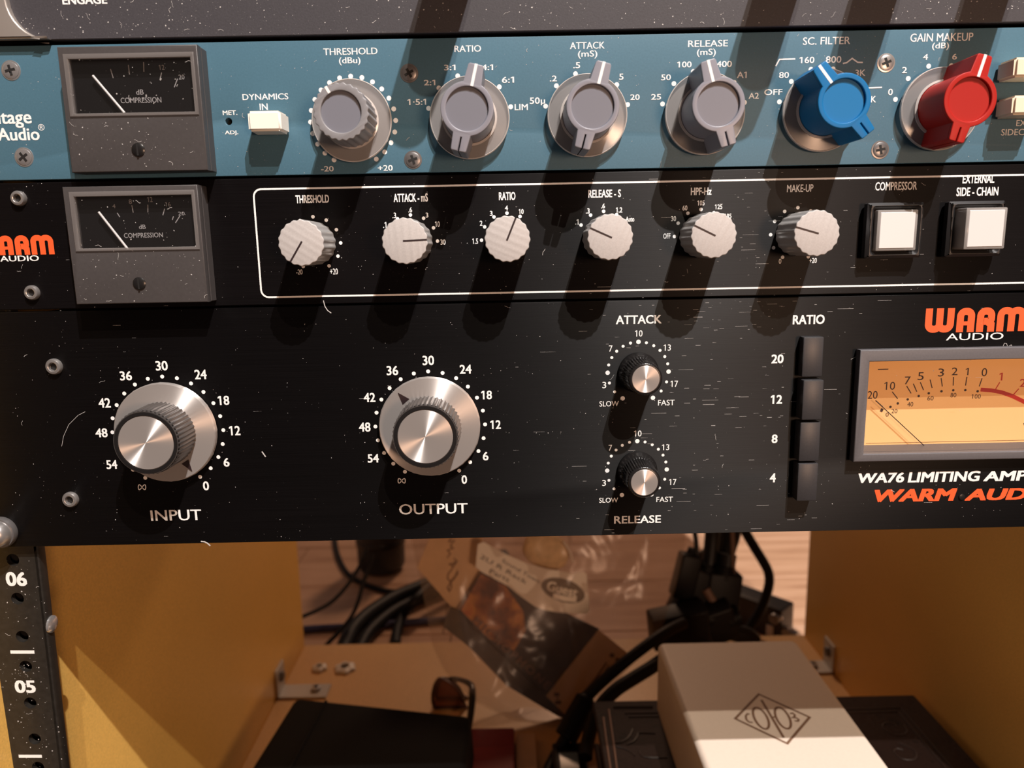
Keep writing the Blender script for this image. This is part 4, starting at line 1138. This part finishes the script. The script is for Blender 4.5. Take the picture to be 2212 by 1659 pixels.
# ------------------------------------------------------------------ cables behind the rack, left
FZ = -283.0
def cable(label, pts, r, m='cable', name='cable', group=None):
    me = tube(pts, r, 12, 8)
    o_ = solid(name, me, M[m], None, pts[0])
    return tag(o_, label, 'cable', group)
cable('thin black cable bending left behind the rack towards left board', [on_y('U', 1010, 250, 470), on_y('U', 950, 400, 460), on_y('U', 830, 620, 450), on_y('U', 640, 870, 440), on_y('U', 430, 1050, 430), on_y('U', 100, 1205, 420), on_y('U', -160, 1300, 414), on_y('U', -400, 1500, 412)], 2.0)
cable('thin black cable dropping straight behind the bottom board', [on_y('U', 1080, 300, 470), on_y('U', 1055, 470, 462), on_y('U', 960, 720, 452), on_y('U', 900, 950, 444), on_y('U', 800, 1190, 432), on_y('U', 620, 1420, 416), on_y('U', 450, 1595, 404), on_y('U', 380, 1690, 401)], 2.1)
cable('black cable curling in a loop under the dark adapter', [on_z('U', 550, 60, FZ + 3)] + [on_z('U', x, y, FZ + 3) for x, y in ((575, 250), (640, 440), (750, 610), (900, 710), (1100, 790), (1350, 850), (1600, 850))], 3.2)
cable('thickest black cable sweeping from the bag to bottom board', [on_z('U', 3000, 330, FZ + 9), on_z('U', 2300, 560, FZ + 9), on_z('U', 1750, 800, FZ + 9), on_z('U', 1400, 950, FZ + 9), on_z('U', 1050, 1170, FZ + 9), on_z('U', 830, 1380, FZ + 9), on_z('U', 720, 1580, FZ + 9), on_z('U', 660, 1750, FZ + 9)], 8.5)
cable('second thick black cable, in front of the thickest one', [on_z('U', 3000, 520, FZ + 8), on_z('U', 2300, 740, FZ + 8), on_z('U', 1750, 960, FZ + 8), on_z('U', 1420, 1120, FZ + 8), on_z('U', 1160, 1320, FZ + 8), on_z('U', 1000, 1500, FZ + 8), on_z('U', 900, 1700, FZ + 8)], 6.4)
cable('black cable dropping steeply near left edge of the bag', [on_z('U', 2500, 480, FZ + 26), on_z('U', 1950, 760, FZ + 26), on_z('U', 1700, 980, FZ + 24), on_z('U', 1540, 1180, FZ + 6), on_z('U', 1450, 1400, FZ + 6), on_z('U', 1420, 1620, FZ + 6)], 5.4)
cable('blue cable lying on the oak floor behind left board', [on_z('U', -500, 1440, FZ + 3.6), on_z('U', 0, 1400, FZ + 3.6), on_z('U', 300, 1375, FZ + 3.6), on_z('U', 700, 1355, FZ + 3.6), on_z('U', 1100, 1330, FZ + 3.6), on_z('U', 1500, 1300, FZ + 3.6), on_z('U', 2000, 1262, FZ + 3.6), on_z('U', 2900, 1190, FZ + 3.6)], 3.6, 'cable_blue')
ad = on_z('U', 1230, 520, FZ)
pa = thing('power_adapter', 'dark round adapter standing on the oak floor behind the rack', 'adapter', ad)
me = lathe([(20, 0), (26, 2.5), (29, 8), (30, 60), (29, 100), (24, 108), (0, 109)], 40)
oriented(me, ad, Vector((1, 0, 0)), Vector((0, 0, -1)), Vector((0, 1, 0)))
solid('adapter_body', me, M['black_plastic'], pa)
me = lathe([(30.4, 34), (30.7, 35), (30.7, 41), (30.4, 42)], 40)
oriented(me, ad, Vector((1, 0, 0)), Vector((0, 0, -1)), Vector((0, 1, 0)))
solid('adapter_ring', me, M['black_gloss'], pa)

# ------------------------------------------------------------------ cords, plugs and metal box at the back right
def roundbox(c_, ax, ay, az, lx, ly, lz, bev=2.5):
    me = box(-lx / 2, lx / 2, -ly / 2, ly / 2, -lz / 2, lz / 2, bev, 3)
    return oriented(me, c_, ax, ay, az)
def cord(label, pts, r, plug_at=None, plug_dir=None, size=(16, 30, 13), m='cable', depth=340):
    """a power cord: its cable and, at one end, a moulded plug with ribbed sleeve"""
    P_ = [on_y('V', x, y, d_) for x, y, d_ in pts]
    o_ = thing('power_cable', label, 'cable', P_[0], None)
    solid('cord', tube(P_, r, 12, 8), M[m], o_)
    if plug_at:
        c_ = on_y('V', *plug_at)
        ay = Vector(plug_dir).normalized(); ax = ay.cross(Vector((0, 1, 0.2))).normalized(); az = ax.cross(ay)
        solid('plug', roundbox(c_, ax, ay, az, *size), M['plug'], o_)
        e_ = c_ - ay * (size[1] / 2 + 5)
        solid('strain_relief', join([tube([e_ + ay * (k * 2.2), e_ + ay * (k * 2.2 + 1.4)], r + 1.6 + k * .25, 12, 1) for k in range(5)]), M['plug'], o_)
    return o_
cord('black cord with a plug standing beside the right edge of bag', [(560, -120, 352), (590, 80, 352), (605, 200, 350), (600, 330, 348), (560, 470, 345), (520, 560, 342)], 2.2, (470, 600, 342), (-.25, -.1, -1), (19, 40, 15))
cord('black cord with a broad plug left of the twin cords', [(810, -120, 360), (805, 80, 360), (790, 260, 358), (760, 480, 354), (710, 640, 350), (650, 760, 347)], 6.6, (560, 900, 345), (-.45, -.1, -1), (34, 58, 20))
cord('thickest black cord hanging down into the tangle of plugs', [(1060, -120, 378), (1030, 80, 378), (965, 300, 378), (900, 500, 376), (850, 660, 374), (760, 860, 372)], 9.5, (700, 1060, 372), (-.5, -.1, -1), (38, 56, 22))
cord('thin brown edged cord running down to the point of a V', [(1050, -120, 345), (1060, 120, 345), (1066, 340, 344), (1072, 560, 343), (1085, 760, 342), (1070, 950, 341), (1045, 1100, 340), (1000, 1200, 339)], 2.0, m='cable_brown')
cord('brown cord slanting across the black plugs', [(720, 760, 338), (790, 880, 337), (880, 1010, 336), (960, 1110, 335), (1040, 1170, 335), (1120, 1260, 335)], 4.2, m='cable_brown')
cord('grey cord seen between the two thick black cords', [(930, -100, 380), (900, 90, 380), (870, 250, 380), (835, 390, 380), (820, 520, 380)], 3.4, m='cable_grey')
cord('short grey cord crossing between thin and thick black cords', [(560, 370, 386), (610, 352, 385), (665, 335, 384), (720, 312, 383), (800, 290, 382)], 3.6, m='cable_grey')
cord('long black cord curving in front of the black metal box', [(1150, -100, 400), (1240, 80, 400), (1340, 250, 400), (1450, 430, 400), (1512, 560, 400), (1522, 700, 400), (1470, 900, 400), (1380, 1090, 400), (1240, 1310, 399), (1160, 1440, 399)], 4.6)
cord('black cord with upright plug right of the tangle', [(1000, 330, 352), (985, 450, 350), (960, 600, 348), (930, 750, 346)], 8.0, (900, 930, 344), (-.12, -.1, -1), (30, 56, 20))
cord('black cord with a flat plug lying behind the white carton', [(820, 1180, 330), (900, 1230, 330), (1000, 1290, 331), (1120, 1330, 332), (1250, 1360, 334), (1320, 1420, 336)], 7.5, (660, 1260, 330), (-1, 0, -.35), (34, 60, 18))
cord('black cord with a boxy plug under the right edge of bag', [(560, 1250, 322), (640, 1300, 322), (720, 1350, 322), (760, 1420, 322)], 5.0, (380, 1220, 322), (-1, -.1, -.15), (32, 50, 20))
# two thick cables falling from the tangle towards the front
k1 = thing('microphone_cable', 'thick black cable with connector slanting down across the clear bag', 'cable', on_y('Y', 2000, 170, 268))
pts = [on_y('Y', 2330, 40, 285), on_y('Y', 2000, 215, 268), on_y('Y', 1520, 570, 252), on_y('Y', 1130, 900, 246), on_y('Y', 880, 1140, 243)]
solid('cord', tube(pts, 4.4, 14, 8), M['cable'], k1)
c0, c1 = on_y('Y', 900, 1130, 243), on_y('Y', 560, 1760, 226)
solid('connector', tube([c0, c0.lerp(c1, .06), c0.lerp(c1, .1), c0.lerp(c1, .5), c0.lerp(c1, .94), c1], [5.0, 6.5, 8.2, 8.6, 8.6, 7.6], 20, 4), M['plug'], k1)
c2 = c1 + (c1 - c0).normalized() * 14
solid('cord_end', tube([c1, c2, Vector((c2.x - 8, c2.y - 22, ZB + 5)), Vector((c2.x - 10, c2.y - 70, ZB + 5))], 4.4, 12, 6), M['cable'], k1)
cable('second thick black cable slanting between bag and white carton', [on_y('Y', 2100, 520, 258), on_y('Y', 1850, 700, 246), on_y('Y', 1560, 880, 238), on_y('Y', 1330, 1030, 232), on_y('Y', 1130, 1230, 226), on_y('Y', 980, 1500, 220), on_y('Y', 900, 1800, 212), on_y('Y', 860, 2050, 200)], 5.0)
# black metal box on the floor behind the rack
mb0, mb1 = Vector((283.6, 434.3, -250)), Vector((212, 513, -250))
ux = (mb1 - mb0).normalized(); uy = Vector((ux.y, -ux.x, 0))
if uy.y > 0: uy = -uy
mbx = thing('metal_box', 'black metal box with knob and white tab on the floor behind', 'box', mb0.lerp(mb1, .5) + uy * 13 + Vector((0, 0, FZ - mb0.z)))
cen = mb0.lerp(mb1, .5) + uy * 13.5
solid('metal_case', roundbox(Vector((cen.x, cen.y, (FZ - 250) / 2)), ux, -uy, Vector((0, 0, 1)), 107, 27, 33, 2.2), M['box_metal'], mbx)
fn = uy
def on_front(x, y):
    """spot on the box's front face seen at a crop point"""
    d = ray('V', x, y); p_ = mb0 + uy * 27.0
    return CP + d * ((p_ - CP).dot(fn) / d.dot(fn))
kn = on_front(1605, 1135)
me = lathe([(5.6, 0), (5.5, 4), (4.8, 5), (0, 5.2)], 24)
oriented(me, kn, ux, -fn, Vector((0, 0, 1)))
solid('knob', me, M['dark_steel'], mbx)
tb0, tb1 = on_front(1530, 1215), on_front(1530, 1400)
me = box(-3.7, 3.7, -2.2, 0, 0, (tb0 - tb1).length, .8, 2)
oriented(me, tb1, ux, -fn, Vector((0, 0, 1)))
solid('white_tab', me, M['white_tab'], mbx, None, 'upright white plastic tab')
jk = mb0 + uy * 20 + Vector((0, 0, -24))
jd = -ux
me = lathe([(5.2, 0), (5.2, 5), (4.2, 5.4), (4.2, 9), (4.6, 9.4), (4.6, 15), (2, 16), (0, 16)], 20)
oriented(me, jk, Vector((0, 0, 1)), -jd, jd.cross(Vector((0, 0, 1))))
solid('jack', me, M['steel'], mbx, None, 'steel jack at the end of the box')
sc_ = mb0 + uy * 26 + Vector((-1, 0, -8))
b = bmesh.new(); bmesh.ops.create_uvsphere(b, u_segments=14, v_segments=8, radius=2.6)
bmesh.ops.translate(b, verts=b.verts[:], vec=sc_)
solid('corner_screw', from_bm(b, 60), M['chrome'], mbx)

# ================================================================== dust, lint and painted glints on the fronts (nobody could count it)
dv_, df_ = [], []
def speck(x, y, z, r):
    n = random.choice((4, 5, 6)); a0 = random.random() * 6
    k = len(dv_); e = random.uniform(.5, 1.0); t = random.random() * 3.14
    for i in range(n):
        a = a0 + 2 * math.pi * i / n
        u, v = r * math.cos(a) * random.uniform(.6, 1.15), r * math.sin(a) * e * random.uniform(.6, 1.15)
        dv_.append((x + u * math.cos(t) - v * math.sin(t), y, z + u * math.sin(t) + v * math.cos(t)))
    df_.append(tuple(range(k, k + n)))
def fibre(x, y, z, L_, w_, curl=1.0):
    a = random.random() * 6.28; pts_ = [Vector((x, z))]
    for i in range(5):
        a += random.uniform(-.8, .8) * curl
        pts_.append(pts_[-1] + Vector((math.cos(a), math.sin(a))) * L_ / 5)
    p_ = Print(y); p_.stroke([(q_.x, q_.y) for q_ in pts_], w_)
    k = len(dv_); dv_.extend(p_.V); df_.extend(tuple(i + k for i in f) for f in p_.F)
def dusting(n, x0, x1, z0, z1, y, rmin, rmax, fib, clump=0.5):
    cl = [(random.uniform(x0, x1), random.uniform(z0, z1), random.uniform(4, 18)) for _ in range(max(3, n // 30))]
    for i in range(n):
        if random.random() < clump:
            c_ = random.choice(cl); x, z = random.gauss(c_[0], c_[2]), random.gauss(c_[1], c_[2] * .6)
        else: x, z = random.uniform(x0, x1), random.uniform(z0, z1)
        if x0 < x < x1 and z0 < z < z1:
            speck(x, y - random.uniform(.02, .05), z, rmin + (rmax - rmin) * random.random() ** 3.5)
    for i in range(fib): fibre(random.uniform(x0, x1), y - .06, random.uniform(z0, z1), random.uniform(.8, 2.6), random.uniform(.06, .13))
dusting(1100, -160, 200, 178.6, 192, -1.02, .05, .33, 26)
dusting(1000, -196, 200, 134, 176.5, -.02, .04, .20, 16)
dusting(650, -198, 200, 89.5, 132.4, -.02, .04, .20, 16)
dusting(1000, -198, 200, .6, 88, -.02, .04, .22, 14)
dusting(150, -145, -100.5, 135.5, 152, -8.05, .06, .32, 6)
dusting(70, -142, -102, 153.6, 170.5, -7.82, .06, .35, 4)
dusting(130, -148.6, -104.5, 91.6, 109, -8.05, .06, .30, 6)
dusting(60, -145.5, -106, 110, 127, -7.82, .06, .30, 3)
dusting(260, -203, -182, -100, -1, RY - .02, .06, .40, 10)
for c_, pp, w_ in (('F', [(548, 930), (560, 975), (580, 1005), (607, 1024)], .3), ('M', [(1288, 206), (1310, 208), (1330, 218), (1348, 234)], .5), ('I', [(290, 885), (305, 800), (350, 700), (430, 620), (490, 590)], .12), ('I', [(1998, 930), (2030, 975)], .45), ('L', [(1890, 372), (1900, 350), (1915, 352), (1925, 378), (1950, 362), (1975, 410)], .16)):
    p_ = Print(-.09); p_.line(c_, pp, w_)
    k = len(dv_); dv_.extend(p_.V); df_.extend(tuple(i + k for i in f) for f in p_.F)
def glint_streak(x, z, L_, t):          # glints of the brushed black sheet, painted as pale strips
    k = len(dv_); dv_.extend(((x, -.05, z), (x + L_, -.05, z + random.uniform(-.04, .04)), (x + L_, -.05, z + t), (x, -.05, z + t))); df_.append((k, k + 1, k + 2, k + 3))
for _ in range(140):
    x = random.gauss(72, 26)
    z = 87 - 86 * random.random() ** 1.5
    if x < 118 or z > 70: glint_streak(x, z, random.uniform(.5, 1.5) + 5 * random.random() ** 5, random.uniform(.035, .09) + .10 * random.random() ** 6)
for _ in range(40): glint_streak(random.gauss(80, 22), 90 + 42 * random.random(), .6 + 7 * random.random() ** 3, random.uniform(.03, .09))
for _ in range(70): glint_streak(random.uniform(-170, 190), random.uniform(1, 132), .4 + 3 * random.random() ** 3, random.uniform(.025, .06))
du = solid('dust', pyd(dv_, df_), M['dust'])  # the painted glint strips share this mesh
tag(du, 'white dust specks, lint fibres and painted brush glints over the unit fronts', 'dust', None, 'stuff')
